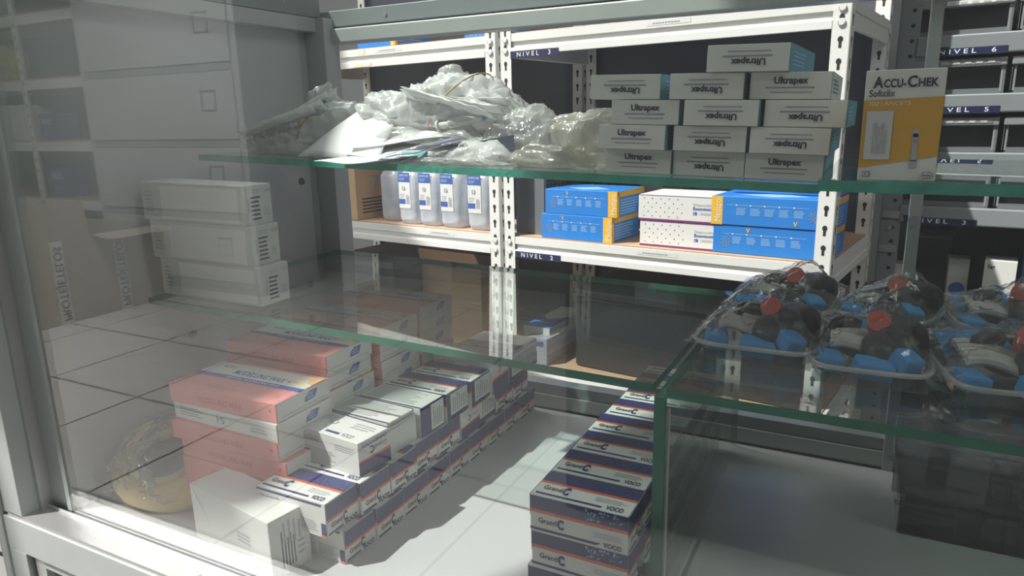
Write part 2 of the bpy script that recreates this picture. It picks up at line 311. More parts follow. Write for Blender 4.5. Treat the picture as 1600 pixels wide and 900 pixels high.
S1 = lambda x: -.0385 - .0225 * (x + .80) / .75       # height of the upper shelf top at x
slab_thing('upper glass shelf in the left bay carrying plastic packets and white cartons', -.812, -.047, .664, .920, -.0385, -.0612, .008, 'green_edge_sunlit')
slab_thing('upper glass shelf pane in the right bay under the yellow and white carton', -.045, .95, .622, .920, -.0535, -.0600, .0090, 'green_edge_sunlit')
S2 = lambda x: -.2115 - .0125 * (x + .80) / .65
slab_thing('middle glass shelf in the left bay carrying three white cartons', -.812, -.158, .5625, .920, -.2115, -.2240, .008, 'green_edge')
slab_thing('middle glass shelf in the right bay carrying bagged blue and black kits', -.146, .95, .560, .920, -.2260, -.2330, .008, 'green_edge')
t = thing('glass_divider', 'upright glass divider with dark green edge between left and right bays', 'divider', (-.155, .5625, -.4495))
m = MB(); dv = [(0, 0), (.008, 0)]
m.face([(0, 0, 0), (0, 0, .216), (0, .386, .216), (0, .386, 0)], 'divider_glass'); m.face([(.008, 0, 0), (.008, .386, 0), (.008, .386, .216), (.008, 0, .216)], 'divider_glass')
m.box(-.001, -.004, 0, .009, 0, .216, 'green_edge').face([(0, .386, 0), (0, .386, .216), (.008, .386, .216), (.008, .386, 0)], 'green_edge').face([(0, 0, .2165), (.008, 0, .2165), (.008, .386, .2165), (0, .386, .2165)], 'green_edge')
part('glass_sheet', m, t)
part('sealant_bead', MB().box(.0092, 0, 0, .0120, .003, .205, 'sealant', .0008), t, 'dirty white sealant strip')

# ------------------------------------------------------------------ slotted white shelving behind the case
RZ = math.radians(-8)
def keyhole_upright(flip, z0, z1, mt='white_metal', wd=.028):
    """angle post with keyhole slots on the front flange; local x 0..wd, y 0..wd"""
    m = MB(); m.box(0, 0, z0, wd, .0015, z1, mt)
    if flip: m.box(0, 0, z0, .0015, wd, z1, mt)
    else: m.box(wd - .0015, 0, z0, wd, wd, z1, mt)
    h = MB(); z = z0 + .02; cx = wd * .5
    def ell(x, z_, rx, rz, axis, off):
        pts = []
        for k in range(12):
            a = 2 * PI * k / 12; pts.append((x + rx * math.cos(a), off, z_ + rz * math.sin(a)) if axis == 'y' else (off, x + rx * math.cos(a), z_ + rz * math.sin(a)))
        return pts
    sx = -.0004 if flip else wd + .0004
    while z < z1 - .01:
        h.face(ell(cx, z + .004, .0042, .005, 'y', -.0004), 'hole_black'); h.face([(cx - .0022, -.0004, z - .009), (cx + .0022, -.0004, z - .009), (cx + .0022, -.0004, z), (cx - .0022, -.0004, z)], 'hole_black')
        h.face(ell(cx, z + .004, .004, .005, 'x', sx), 'hole_black'); h.face([(sx, cx - .002, z - .009), (sx, cx + .002, z - .009), (sx, cx + .002, z), (sx, cx - .002, z)], 'hole_black')
        z += .0338
    return m, h
def shelving(label, loc, W, D, levels, z0, z1):
    t = thing('slotted_shelving', label, 'shelving', loc, RZ)
    for fx, fy in ((0, 0), (1, 0), (0, 1), (1, 1)):
        mm, hh = keyhole_upright(fx == 0, z0, z1)
        # front flange faces out on both rows
        o = part('upright', mm, t, loc=(-W if not fx else -.028, 0 if not fy else D - .03, 0)); hp = part('keyhole_slots', hh, o)
    for zt in levels:
        b = MB(); x0, x1 = -W + .028, -.028
        b.box(x0, .001, zt - .016, x1, .006, zt, 'white_metal').box(x0, .006, zt - .040, x1, .009, zt - .014, 'white_metal').box(x0, .001, zt - .0435, x1, .006, zt - .0285 + .0, 'white_metal')
        b.box(x0, -.001, zt - .0435, x1, .001, zt - .0300, 'white_metal', .0006)
        for xx in (x0 - .014, x1 + .014):
            for zz in (zt - .012, zt - .034):
                b.cyl((xx, -.0004, zz), (xx, -.0032, zz), .0062, .0058, 'white_metal', 14)
                b.raw([(xx + r * math.cos(a), -.0034, zz + r * math.sin(a)) for a in [PI * .9 + PI * 1.1 * k / 8 for k in range(9)] for r in (.0058, .0048)], [(2 * k, 2 * k + 1, 2 * k + 3, 2 * k + 2) for k in range(8)], 'ink_grey')
        part('front_beam', b, t)
        for sgn, xx in ((0, -W), (1, -.006)):
            part('side_beam', MB().box(xx, .03, zt - .016, xx + .006, D - .03, zt, 'white_metal').box(xx + .002, .03, zt - .03, xx + .004, D - .03, zt - .014, 'white_metal').box(xx, .03, zt - .0435, xx + .006, D - .03, zt - .0285, 'white_metal'), t)
        part('rear_beam', MB().box(x0, D - .006, zt - .0435, x1, D - .001, zt, 'white_metal'), t)
        part('shelf_board', MB().box(-W + .008, .009, zt - .004, -.008, D - .008, zt + .002, 'chipboard'), t)
    return t
P0 = (-.064, 1.30, 0)
def RK(x, d, z): # shelving coordinates to eye-level coordinates
    c, s_ = math.cos(RZ), math.sin(RZ); return (P0[0] + c * x - s_ * d, P0[1] + s_ * x + c * d, z)
ZB, ZT = -H + .0, .55
LV = [.171, -.2575, -.556, -.95]
rb = shelving('right bay of white slotted shelving behind the case holding glove cartons', RK(0, 0, 0), .685, .40, LV, ZB, ZT)
lb_ = shelving('left bay of white slotted shelving behind the case holding clear bottles', RK(-.6965, 0, 0), .80, .40, LV, ZB, ZT)
def level_label(parent, x, z, txt, w_=.118, h_=.0145, y=-.0014):
    o = part('level_label', MB().box(x, y - .0006, z, x + w_, y, z + h_, 'label_navy'), parent, 'navy strip with white capital letters')
    part('lettering', MB().text(txt, (x + w_ * .14, y - .0009, z + h_ * .22), (1, 0, 0), (0, 0, 1), h_ * .62, 'white_ink', w_ * .70, .01, mono=1.6), o); return o
level_label(rb, -.657, .171 - .0505, 'NIVEL  3'); level_label(rb, -.655, -.2575 - .0460, 'NIVEL  2')
for px_, pz in ((-.36, .171 - .008), (-.38, -.2575 - .009), (-.90 + .35, .171 - .008)):
    pass
for par, x, z in ((rb, -.35, .171 - .012), (rb, -.36, -.2575 - .012), (lb_, -.36, .171 - .012), (lb_, -.22, -.2575 - .012)):
    st = MB().box(x, .0004, z, x + .085, .001, z + .008, 'white_metal'); st.text('SLOTTED ANGLE SHELF', (x + .012, .0002, z + .003), (1, 0, 0), (0, 0, 1), .0028, 'ink_grey', .06)
    st.v = [(a, b, c) for a, b, c in st.v]
    st = MB().face([(x, .0006, z), (x + .085, .0006, z), (x + .085, .0006, z + .008), (x, .0006, z + .008)], 'carton_white')
    for k in range(9): st.face([(x + .012 + k * .006, .0003, z + .003), (x + .0165 + k * .006, .0003, z + .003), (x + .0165 + k * .006, .0003, z + .0048), (x + .012 + k * .006, .0003, z + .0048)], 'ink_grey')
    part('rating_sticker', st, par)
# dark backs behind the shelves
part('back_panel', MB().box(-.68, .392, -.94, -.004, .398, .55, 'slate'), rb); part('back_panel', MB().box(-.79, .392, -.94, -.006, .398, .55, 'slate'), lb_)
part('scuff', MB().face([(-.16, -.0004, -.2975), (-.115, -.0004, -.2975), (-.12, -.0004, -.2885), (-.155, -.0004, -.289)], 'sealant'), rb)
part('tape_residue', MB().face([(-.44, -.0016, .129), (-.38, -.0016, .129), (-.37, -.0016, .137), (-.43, -.0016, .1365)], 'cream').face([(-.425, .0004, .155), (-.40, .0004, .155), (-.395, .0004, .17), (-.42, .0004, .17)], 'cream'), lb_)

# ------------------------------------------------------------------ grey bin shelving at the right, further back
def GP(x, d, z): return RK(x, .50 + d, z)
gr = thing('bin_shelving', 'grey metal bin shelving with navy level strips at the right', 'shelving', GP(0, 0, 0), RZ)
for x in (0, .86):
    for y in (0, .36):
        m = MB().box(x, y, -H, x + .040, y + .0016, .60, 'rack_grey').box(x, y, -H, x + .0016, y + .035, .60, 'rack_grey')
        z = -1.05
        while z < .58:
            m.raw([(x + .026 + .0042 * math.cos(a), y - .0004, z + .0042 * math.sin(a)) for a in [2 * PI * k / 12 for k in range(12)]], [tuple(range(12))], 'hole_black'); z += .0305
        o = part('upright', m, gr)
        if x == 0 and y == 0:
            for zz in (-.235, -.312): part('metal_clip', MB().box(.002, -.004, zz, .038, -.001, zz + .016, 'aluminium', .0008), o)
            part('bolt', MB().cyl((.02, -.001, -.258), (.02, -.006, -.258), .006, .004, 'aluminium', 12), o)
GL = [(.106, .040, 'NIVEL  6'), (-.010, .038, 'NIVEL  5'), (-.128, .038, 'NIVEL  4'), (-.243, .038, 'NIVEL  3'), (-.50, .038, 'NIVEL  2')]
for z, hh, txt in GL:
    part('beam', MB().box(.036, -.004, z, .864, .012, z + hh, 'rack_grey', .003), gr)
    part('shelf_deck', MB().box(.01, .012, z + hh - .012, .89, .37, z + hh - .006, 'rack_grey'), gr)
    x = .062 if txt[-1] != '3' else .048
    o = part('level_label', MB().box(x, -.0052, z - .001, x + .135, -.0046, z + .0135, 'label_navy').box(x - .002, -.006, z + .010, x + .035, -.0052, z + .017, 'label_navy'), gr)
    part('lettering', MB().text(txt, (x + .016, -.0056, z + .0025), (1, 0, 0), (0, 0, 1), .0090, 'white_ink', .100, .01, mono=1.6), o)
part('back_panel', MB().box(.01, .372, -1.0, .89, .376, .6, 'dark_plastic'), gr)
# open bins
def make_bin(label, loc, gname):
    t = thing('storage_bin', label, 'bin', loc, RZ, gname); W, D, h = .190, .30, .070
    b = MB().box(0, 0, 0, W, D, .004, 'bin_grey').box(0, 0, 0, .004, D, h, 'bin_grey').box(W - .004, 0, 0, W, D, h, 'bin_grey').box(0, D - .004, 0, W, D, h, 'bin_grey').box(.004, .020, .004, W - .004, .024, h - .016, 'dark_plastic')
    b.box(.002, .0005, .0, W - .002, .004, .010, 'bin_grey').box(0, 0, 0, .008, .022, h, 'bin_lip', .001).box(W - .008, 0, 0, W, .022, h, 'bin_lip', .001)
    part('bin_body', b, t); part('lip', MB().box(-.001, -.006, h - .016, W + .001, .024, h, 'bin_lip', .002), t)
    return t
bin0 = None
BR = [(.146, 'top row above the level six strip'), (.0285, 'row between the level six and level five strips'), (-.0895, 'row just below the level five strip'), (-.2045, 'row above the level three strip')]
for r, (z, rn) in enumerate(BR):
    for c in range(4):
        cn = ['leftmost', 'second from left', 'third from left', 'rightmost'][c]
        lab = 'grey storage bin, %s, %s' % (cn, rn)
        if c > 1: continue
        if bin0 is None: bin0 = make_bin(lab, GP(.008 + c * .2, .010, z), 'grey bins on the right shelving'); o = bin0
        else: o = dup(bin0, lab, GP(.008 + c * .2, .010, z), RZ)
        lm = MB().box(.075, -.0068, .058, .180, -.006, .0655, 'white_ink')
        for k in range(5): lm.box(.078 + k * .02, -.0074, .0595, .09 + k * .02, -.0068, .064, 'carton_grey_white')
        part('paper_strip', lm, o)

# ------------------------------------------------------------------ printed cartons
def carton(t, w_, d, h, base, bev=.0007): return part('carton_body', MB().box(-w_ / 2, -d / 2, 0, w_ / 2, d / 2, h, base, bev), t)
CW, CD, CH = .094, .0492, .0380
def composite_carton(kind, label, loc, rz=0, group=None, h=CH):
    t = thing('composite_carton', label, 'box', loc, rz, group); carton(t, CW, CD, h, 'carton_white', .0006); pr = MB()
    if kind in ('std', 'std_label'):
        F = Face(pr, 'top', CW, CD, h); F.rect(.0, .56, 1, .97, 'navy'); F.rect(0, .49, 1, .57, 'orange')
        F.text('Grand', .08, .26, .14, 'ink', .19, .02); F.text('C', .28, .21, .24, 'navy', .07, .06); F.rect(.04, .07, .72, .13, 'navy', 1); F.text('VOCO', .76, .06, .13, 'navy', .17, .03); F.lines(.62, .25, .93, .42, 3, 'grey_print')
        for k in range(40): F.disc(.62 + .34 * random.random(), .60 + .34 * random.random(), .0006 + .0006 * random.random(), 'blue_print', 2, 6)
        F = Face(pr, 'front', CW, CD, h); F.rect(0, .62, 1, .98, 'navy'); F.rect(0, .54, 1, .63, 'orange'); F.text('Grand', .09, .29, .14, 'ink', .19, .02); F.text('C', .29, .24, .24, 'navy', .07, .06)
        F.poly([(0, .07), (.68, .07), (.74, .14), (0, .14)], 'navy'); F.text('VOCO', .76, .07, .12, 'navy', .18, .03); F.lines(.66, .26, .95, .42, 3, 'grey_print')
        for k in range(36): F.disc(.58 + .36 * random.random(), .66 + .28 * random.random(), .0006 + .0006 * random.random(), 'glove_pale', 2, 6)
        F = Face(pr, 'right', CW, CD, h)
        if kind == 'std':
            F.rect(0, .50, 1, 1, 'navy'); F.rect(0, .43, 1, .51, 'orange'); F.text('Grand', .12, .22, .15, 'ink', .34, .02); F.text('C', .49, .16, .26, 'navy', .13, .06)
            F.rect(.03, .03, .48, .10, 'navy'); F.text('VOCO', .53, .03, .13, 'navy', .40, .05)
        else:
            F.rect(0, 0, 1, 1, 'navy'); F.rect(0, .0, 1, .06, 'orange'); F.rect(.16, .16, .98, .92, 'carton_white', 2); vlines(F, .22, .24, .92, .86, 7, 'ink_grey', 3)
        F = Face(pr, 'left', CW, CD, h); F.rect(0, .5, 1, 1, 'navy'); F.rect(0, .42, 1, .5, 'orange')
    elif kind in ('back', 'plain'):
        F = Face(pr, 'top', CW, CD, h)
        F.rect(.0, .95, 1, .99, 'navy')
        if kind == 'back': F.text('VOCO', .66, .10, .14, 'ink_grey', .18, .01); F.rect(.40, .12, .62, .2, 'navy'); F.disc(.34, .56, .004, 'ink_grey', 1, 14); F.disc(.34, .56, .003, 'carton_white', 2, 14); F.text('Hg', .24, .50, .12, 'ink_grey', .06); F.lines(.60, .5, .95, .8, 3, 'grey_print'); F.lines(.06, .62, .28, .84, 3, 'grey_print')
        else: F.lines(.06, .12, .86, .90, 10, 'grey_print'); F.rect(0, .0, 1, .05, 'navy')
        F = Face(pr, 'right', CW, CD, h); F.rect(0, 0, 1, .40, 'navy'); F.poly([(0, .36), (1, .40), (1, .47), (0, .43)], 'orange')
        F.text('VOCO GRAND', .1, .80, .12, 'ink_grey', .8); F.text('C', .36, .54, .2, 'navy', .12, .03, True); F.text('Grand', .50, .58, .14, 'ink_grey', .40, .01, True)
        F = Face(pr, 'front', CW, CD, h); F.lines(.06, .05, .62, .5, 7, 'grey_print'); vlines(F, .05, .68, .36, .88, 14, 'ink_grey'); F.lines(.62, .6, .95, .8, 3, 'grey_print')
    elif kind == 'upright_print':
        F = Face(pr, 'top', CW, CD, h); F.rect(0, 0, 1, 1, 'carton_white'); F.lines(.06, .15, .8, .85, 6, 'grey_print')
        F = Face(pr, 'right', CW, CD, h); F.rect(.0, 0, 1, .45, 'navy'); F.rect(.08, .2, .94, .96, 'carton_white', 2); F.rect(.0, .0, .06, 1, 'orange', 2); vlines(F, .2, .3, .9, .9, 6, 'ink_grey', 3)
        F = Face(pr, 'front', CW, CD, h); F.lines(.06, .1, .8, .9, 8, 'grey_print')
    if kind.startswith('std'):   # plain printed long side towards the glass is only seen on the first ones
        pass
    part('printed_label', pr, t)
    if kind != 'upright_print': part('end_flap', MB().box(CW / 2, -CD / 2 + .002, h - .0012, CW / 2 + .0006, CD / 2 - .002, h - .0004, 'carton_grey_white'), t)
    return t
protos = {}
def put_carton(kind, label, loc, rz, group, h=CH):
    k = (kind, round(h, 4))
    if k not in protos: protos[k] = composite_carton(kind, label, loc, rz, group, h); return protos[k]
    return dup(protos[k], label, loc, rz, group)
def side_print(t, h):   # the long side facing the glass of the left stack: small print on white
    pr = MB(); F = Face(pr, 'front', CW, CD, h)
    F.rect(0, 0, 1, 1, 'carton_white', 3); vlines(F, .05, .62, .34, .82, 16, 'ink_grey', 4); F.lines(.05, .10, .60, .55, 8, 'grey_print', 4); F.rect(0, .90, .95, .97, 'navy', 4); F.rect(.93, .0, 1, .42, 'navy', 4); F.rect(.93, .0, 1, .08, 'orange', 5)
    F.lines(.62, .12, .90, .45, 5, 'grey_print', 4); part('side_print', pr, t)
ORD = ['nearest the glass front', 'second from the glass front', 'third from the glass front', 'fourth from the glass front', 'fifth from the glass front', 'sixth from the glass front', 'seventh from the glass front', 'eighth from the glass front', 'ninth from the glass front']
XL = -.458 - CW / 2
gl_ = 'navy and white cartons in the left stack'; later = []
for k in range(9):
    jx = random.uniform(-.001, .001)
    t = put_carton('std', 'navy and white carton, bottom layer of the left stack, ' + ORD[k], (XL + jx - (.0 if k else .003), .524 + .0498 * k, -.4498), random.uniform(-.01, .01), gl_)
    if k == 0: later.append((side_print, t, CH))
for k in range(9):
    kind = 'upright_print' if k in (6,) else ('back' if k in (5,) else 'std')
    t = put_carton(kind, 'navy and white carton, middle layer of the left stack, ' + ORD[k], (XL - .006 + (k % 3) * .0015, .507 + .0500 * k, -.4116), random.uniform(-.02, .02), gl_)
    if k == 0: t.location.x -= .004; later.append((side_print, t, CH))
top = [(.5700, 'back', -.515, -.10, .0395), (.6230, 'plain', -.519, -.05, .0395), (.6760, 'plain', -.512, -.03, .0380), (.7270, 'std_label', -.508, -.01, .0380), (.7780, 'std_label', -.503, .01, .0380), (.8290, 'back', -.500, .02, .0500), (.8800, 'std_label', -.500, .0, .0420), (.9290, 'upright_print', -.502, .0, .0400)]
tl = ['white printed carton, top layer of the left stack, ', 'white carton with navy line, top layer of the left stack, ', 'white carton with grey text, top layer of the left stack, ', 'navy topped carton, top layer of the left stack, ', 'navy topped carton, top layer of the left stack, ', 'tall white carton, top layer of the left stack, ', 'navy topped carton, top layer of the left stack, ', 'white topped carton, top layer of the left stack, ']
for k, (y, kind, x, rz, h) in enumerate(top):
    t = put_carton(kind, tl[k] + ORD[k], (x, y, -.3734), rz, gl_, h)
    if k == 1: later.append((lambda t, h: part('open_flap', MB().box(CW / 2 + .001, -CD / 2, -.016, CW / 2 + .0018, CD / 2, .034, 'carton_white'), t, 'white flap hanging open'), t, h))
    def side_label(t, h):
        lm = MB(); F = Face(lm, 'right', CW, CD, .038); F.rect(0, 0, 1, 1, 'navy', 3); F.rect(.42, .06, .96, .94, 'carton_white', 4); vlines(F, .48, .15, .9, .85, 5, 'ink_grey', 5); part('side_label', lm, t)
    if k == 2: later.append((side_label, t, h))
gr_ = 'navy and white cartons in the right stack'
for lay, (z, ln) in enumerate(((-.4498, 'bottom'), (-.4116, 'middle'), (-.3734, 'top'))):
    for k in range(8 if lay == 2 else 8):
        jx = [-.004, .0, .0025][lay] if k == 0 else random.uniform(-.002, .002)
        put_carton('std', 'navy and white carton, %s layer of the right stack, %s' % (ln, ORD[k]), (-.2145 + jx - (.0025 if lay == 2 and k == 0 else 0) , [.556, .556, .554][lay] + .0502 * k, z), random.uniform(-.012, .012), gr_)

for fn, t, h in later: fn(t, h)

# modelling wax cartons
WW, WD, WH = .164, .086, .0223
def wax(kind, label, loc, rz=0, group='modelling wax cartons', size=(WW, WD)):
    w_, d = size; t = thing('wax_carton', label, 'box', loc, rz, group)
    carton(t, w_, d, WH, 'pink' if kind != 'white' else 'carton_white', .0005); pr = MB()
    F = Face(pr, 'right', w_, d, WH); F.rect(0, 0, 1, 1, 'carton_white'); F.poly([(.52, .62), (.60, .84), (.76, .84), (.70, .40), (.50, .36)], 'blue_print', 2); F.lines(.55, .45, .7, .8, 3, 'glove_pale', 3); F.rect(0, 0, .02, 1, 'pink', 2); F.rect(.1, .18, .9, .22, 'grey_print', 2)
    F = Face(pr, 'top', w_, d, WH)
    if kind != 'white':
        F.rect(.0, .48, 1, .93, 'carton_white'); F.rect(0, .43, 1, .53, 'blue_print', 2); F.text('MODELLING WAX', .28, .60, .13, 'blue_print', .48, .015); F.text('DENTAL MODELLING WAX', .30, .455, .045, 'white_ink', .5, 0, lift=3)
        F.poly([(.82, .93), (.80, .55), (1, .53), (1, .93)], 'cream', 2); F.poly([(.9, .93), (.94, .7), (1, .66), (1, .93)], 'pale_orange', 3); F.disc(.80, .66, .0022, 'orange', 3); F.text('WAX', .83, .64, .05, 'faint_pink', .06, lift=4)
        F.text('1.5', .88, .15, .10, 'faint_pink', .05); F.text('Modelling Wax', .3, .12, .06, 'faint_pink', .3)
        F.disc(.11, .80, .0030, 'grey_print', 2); F.text('CERA', .13, .75, .09, 'ink_grey', .09, lift=3)
    F = Face(pr, 'front', w_, d, WH)
    if kind == 'white':
        F.lines(.06, .3, .30, .85, 4, 'grey_print'); F.text('15', .44, .35, .38, 'ink_grey', .07, .01); F.lines(.76, .3, .92, .6, 2, 'grey_print'); F.rect(0, 0, 1, .1, 'pink')
    else: F.text('MODELLING WAX', .28, .32, .3, 'faint_pink', .42); F.disc(.95, .6, .002, 'faint_pink')
    part('printed_label', pr, t); return t
wx = wax('pink', 'pink wax carton, topmost in the front stack of wax cartons', (-.635, .551, -.3135), .02)
wxw = wax('white', 'white sided wax carton under the topmost of the front wax stack', (-.633, .551, -.3361), -.01)
rest = [(-.637, .549, -.3587, 'pink wax carton, third down in the front stack'), (-.628, .552, -.3813, 'pink wax carton, fourth down in the front stack'), (-.629, .551, -.4039, 'pink wax carton, fifth down in the front stack'), (-.630, .551, -.4265, 'pink wax carton, sixth down in the front stack'), (-.630, .551, -.4491, 'pink wax carton at the bottom of the front stack')]
for x, y, z, l in rest: dup(wx, l, (x, y, z), random.uniform(-.02, .02))
for si, (x, y, zt, n, nm) in enumerate(((-.646, .646, -.2690, 8, 'second stack from the glass front'), (-.638, .738, -.2600, 8, 'third stack from the glass front'), (-.640, .832, -.2560, 8, 'rear stack against the case back'))):
    for k in range(n):
        z = zt - WH - k * .02265
        l = 'pink wax carton, %s in the %s' % (['topmost', 'second down', 'third down', 'fourth down', 'fifth down', 'sixth down', 'seventh down', 'eighth down'][k], nm)
        if z < -.4499: break
        dup(wx, l, (x + (random.uniform(-.003, .003) if k else 0), y, z), random.uniform(-.012, .012) if k else 0)

# plain white cartons on the middle shelf
def white_carton(label, loc, rz, w_, d, h, group=None):
    t = thing('white_carton', label, 'box', loc, rz, group); carton(t, w_, d, h, 'carton_grey_white', .0008); pr = MB()
    F = Face(pr, 'front', w_, d, h); F.rect(.20, .06, .96, .92, 'carton_white'); F.rect(.07, .45, .075, .50, 'ink'); F.lines(.04, .2, .12, .8, 6, 'grey_print')
    F = Face(pr, 'right', w_, d, h)
    F.lines(.30, .78, .66, .90, 2, 'grey_print'); F.lines(.28, .10, .62, .74, 6, 'ink'); vlines(F, .17, .3, .24, .7, 2, 'ink_grey'); F.text('1 x 5 4', .74, .80, .09, 'ink', .20)
    F.lines(.70, .20, .92, .44, 4, 'grey_print')
    part('printed_label', pr, t); return t
wcg = 'white cartons on the middle shelf'
w1 = white_carton('plain white carton at the bottom of three on the middle shelf', (-.728, .612, S2(-.73) + .0006), .04, .166, .048, .0475, wcg)
dup(w1, 'plain white carton in the middle of three on the middle shelf', (-.737, .611, S2(-.73) + .0484), .04, wcg)
dup(w1, 'plain white carton on top of three on the middle shelf', (-.744, .611, S2(-.73) + .0962), .05, wcg)
for o in bpy.data.objects:
    if o.get('group') == wcg: o.rotation_euler[1] = math.atan(.0125 / .65)
# white box lying in front
t = thing('white_carton', 'plain white carton standing at the glass in front of the wax stack', 'box', (-.5745, .4785, -.4498), -.16); carton(t, .142, .048, .066, 'carton_white', .0008); pr = MB()
F = Face(pr, 'right', .142, .048, .066); vlines(F, .25, .12, .62, .75, 5, 'ink'); F.lines(.66, .2, .85, .5, 3, 'grey_print'); vlines(F, .3, .5, .8, .9, 4, 'grey_print')
F = Face(pr, 'front', .142, .048, .066); F.lines(.6, .4, .8, .6, 3, 'grey_print'); F.poly([(.03, .95), (.22, .45), (.225, .45), (.04, .95)], 'grey_print'); part('printed_label', pr, t)

# Ultrapex cartons on the upper shelf
UW, UD, UH = .0665, .150, .0228
def ultrapex(label, loc, rz, flip, teal, w_=UW):
    t = thing('paste_carton', label, 'box', loc, rz, 'white paste cartons on the upper shelf'); carton(t, w_, UD, UH, 'carton_white', .0006); pr = MB()
    F = Face(pr, 'front', w_, UD, UH); b = .58 if not flip else .22
    F.text('Ultrapex', .30, b, .24, 'ink', .42, .03, flip)
    q = (lambda v: v) if not flip else (lambda v: 1 - v)
    F.rect(.20, min(q(.40), q(.46)), .80, max(q(.40), q(.46)), 'ink_grey'); F.rect(.26, min(q(.24), q(.28)), .78, max(q(.24), q(.28)), 'ink_grey')
    F = Face(pr, 'right', w_, UD, UH); F.rect(0, 0, 1, 1, 'teal' if teal != 2 else 'carton_white'); F.lines(.1, .2, .6, .8, 4, 'glove_pale' if teal != 2 else 'teal', 2)
    F = Face(pr, 'top', w_, UD, UH); F.rect(.0, .1, 1, 1, 'carton_white'); F.text('Ultrapex', .2, .3, .06, 'ink', .6, .02)
    part('printed_label', pr, t); return t
UY = .672
rows = [ # px-free layout: (x centre, flipped, teal side, rotation, size) per row from the bottom
 [(-.2150, 0, 1, 0, 'left'), (-.1480, 1, 1, 0, 'middle'), (-.0800, 0, 1, 0, 'right')],
 [(-.2180, 0, 1, 0, 'left'), (-.1450, 1, 1, 0, 'middle'), (-.0755, 1, 1, 0, 'right')],
 [(-.2060, 0, 1, 0, 'left'), (-.1340, 1, 1, 0, 'middle'), (-.0635, 1, 1, 0, 'right')],
 [(-.2260, 1, 1, 0, 'left'), (-.1480, 1, 1, 0, 'middle'), (-.0780, 0, 2, 0, 'right')]]
rn = ['bottom row', 'second row from below', 'third row from below', 'fourth row from below']
for r, row in enumerate(rows):
    for (x, fl, te, rz, nm) in row:
        o = ultrapex('white paste carton, %s carton in the %s of the pile' % (nm, rn[r]), (x, UY + UD / 2 + (.012 if r in (0,) else 0) + random.uniform(0, .006), S1(x) + .0006 + r * (UH + .0006)), rz + random.uniform(-.012, .012), fl, te, UW if (r, nm) != (3, 'left') else .070)
        o.rotation_euler[1] = math.atan(.0225 / .75)
o = ultrapex('white paste carton with teal side lying alone on top of the pile', (-.1100, UY + UD / 2 - .004, S1(-.11) + .0006 + 4 * (UH + .0006)), -.04, 1, 1, .0700); o.rotation_euler[1] = .03

# Accu-Chek carton on the right pane
AX, AD, AH = .0535, .036, .0830
t = thing('lancet_carton', 'tall yellow and white lancet carton standing on the right upper pane', 'box', (.0095, .648, -.0535), .0)
t.location.z = H - .0535 - .0025 * .06
carton(t, AX, AD, AH, 'carton_white', .0007); pr = MB(); F = Face(pr, 'front', AX, AD, AH)
F.poly([(0, .115), (1, .225), (1, .755), (0, .735)], 'accu_yellow'); F.text('A', .10, .845, .095, 'ink', .13, .03); F.text('CCU-', .235, .845, .072, 'ink', .28, .03); F.text('C', .53, .845, .095, 'ink', .12, .03); F.text('HEK', .665, .845, .072, 'ink', .25, .03)
F.text('Softclix', .06, .765, .06, 'ink', .33, .015); F.text('200 LANCETS', .06, .685, .035, 'cream', .54, .01)
F.rect(.05, .19, .40, .64, 'grey_print', 2); F.rect(.055, .195, .395, .635, 'carton_grey_white', 3); vlines(F, .14, .25, .34, .56, 6, 'grey_print', 4)
F.disc(.70, .43, .0030, 'grey_print', 2); F.rect(.665, .18, .735, .43, 'grey_print', 2); F.rect(.655, .12, .745, .19, 'grey_print', 2); F.disc(.70, .36, .0014, 'ink_grey', 3)
F.rect(.06, .035, .16, .085, 'ink_grey', 2); F.text('CE', .065, .045, .03, 'white_ink', .08, .02, lift=3)
hexp = [(.80, .055), (.84, .085), (.93, .085), (.97, .055), (.93, .025), (.84, .025)]; F.poly(hexp, 'ink_grey', 2); F.poly([(.885 + (a - .885) * .9, .055 + (b - .055) * .8) for a, b in hexp], 'carton_white', 3); F.text('Roche', .835, .045, .022, 'ink', .10, .02, lift=4)
F = Face(pr, 'right', AX, AD, AH); F.rect(0, .12, 1, .75, 'accu_yellow'); F = Face(pr, 'left', AX, AD, AH); F.rect(0, .12, 1, .75, 'accu_yellow'); part('printed_label', pr, t)

# ------------------------------------------------------------------ crumpled packets on the upper shelf
def crumple(sx, sy, sz, seed, amp=.22, freq=2.4, sub=4, flat=.75, mt='bundle_film', taper=0):
    b = bmesh.new(); bmesh.ops.create_icosphere(b, subdivisions=sub, radius=1); off = Vector((seed * 7.3, seed * 3.1, seed * 5.7))
    for v in b.verts:
        p = v.co.copy(); n = noise.hetero_terrain(p * freq + off, 1, 2, 4, .7) * .3
        rd = 1 - abs(noise.noise(p * freq * 1.7 + off)) * 2; rd2 = 1 - abs(noise.noise(p * freq * 4 + off * 2)) * 2
        q = Vector([math.copysign(abs(c) ** flat, c) for c in p]); q *= 1 + amp * (rd * .6 + n * .3 + rd2 * .28)
        if taper: q.z *= 1 - taper * q.x; q.y *= 1 - taper * .6 * q.x
        v.co = Vector((q.x * sx, q.y * sy, q.z * sz))
    zm = min(v.co.z for v in b.verts)
    for v in b.verts: v.co.z -= zm
    base = [v.co.z for v in b.verts]
    for v in b.verts:
        if v.co.z < sz * .35: v.co.z *= .15
    zm = min(v.co.z for v in b.verts)
    for v in b.verts: v.co.z -= zm
    b.verts.index_update(); m = MB().raw([v.co[:] for v in b.verts], [[v.index for v in f.verts] for f in b.faces], mt); b.free(); return m
def band_loop(x, ry, rz, zc, tilt=.2, n=28):
    return [(x + tilt * ry * math.sin(a), ry * math.cos(a), zc + rz * math.sin(a)) for a in [2 * PI * k / n for k in range(n)]]
SY = math.atan(.0225 / .75)
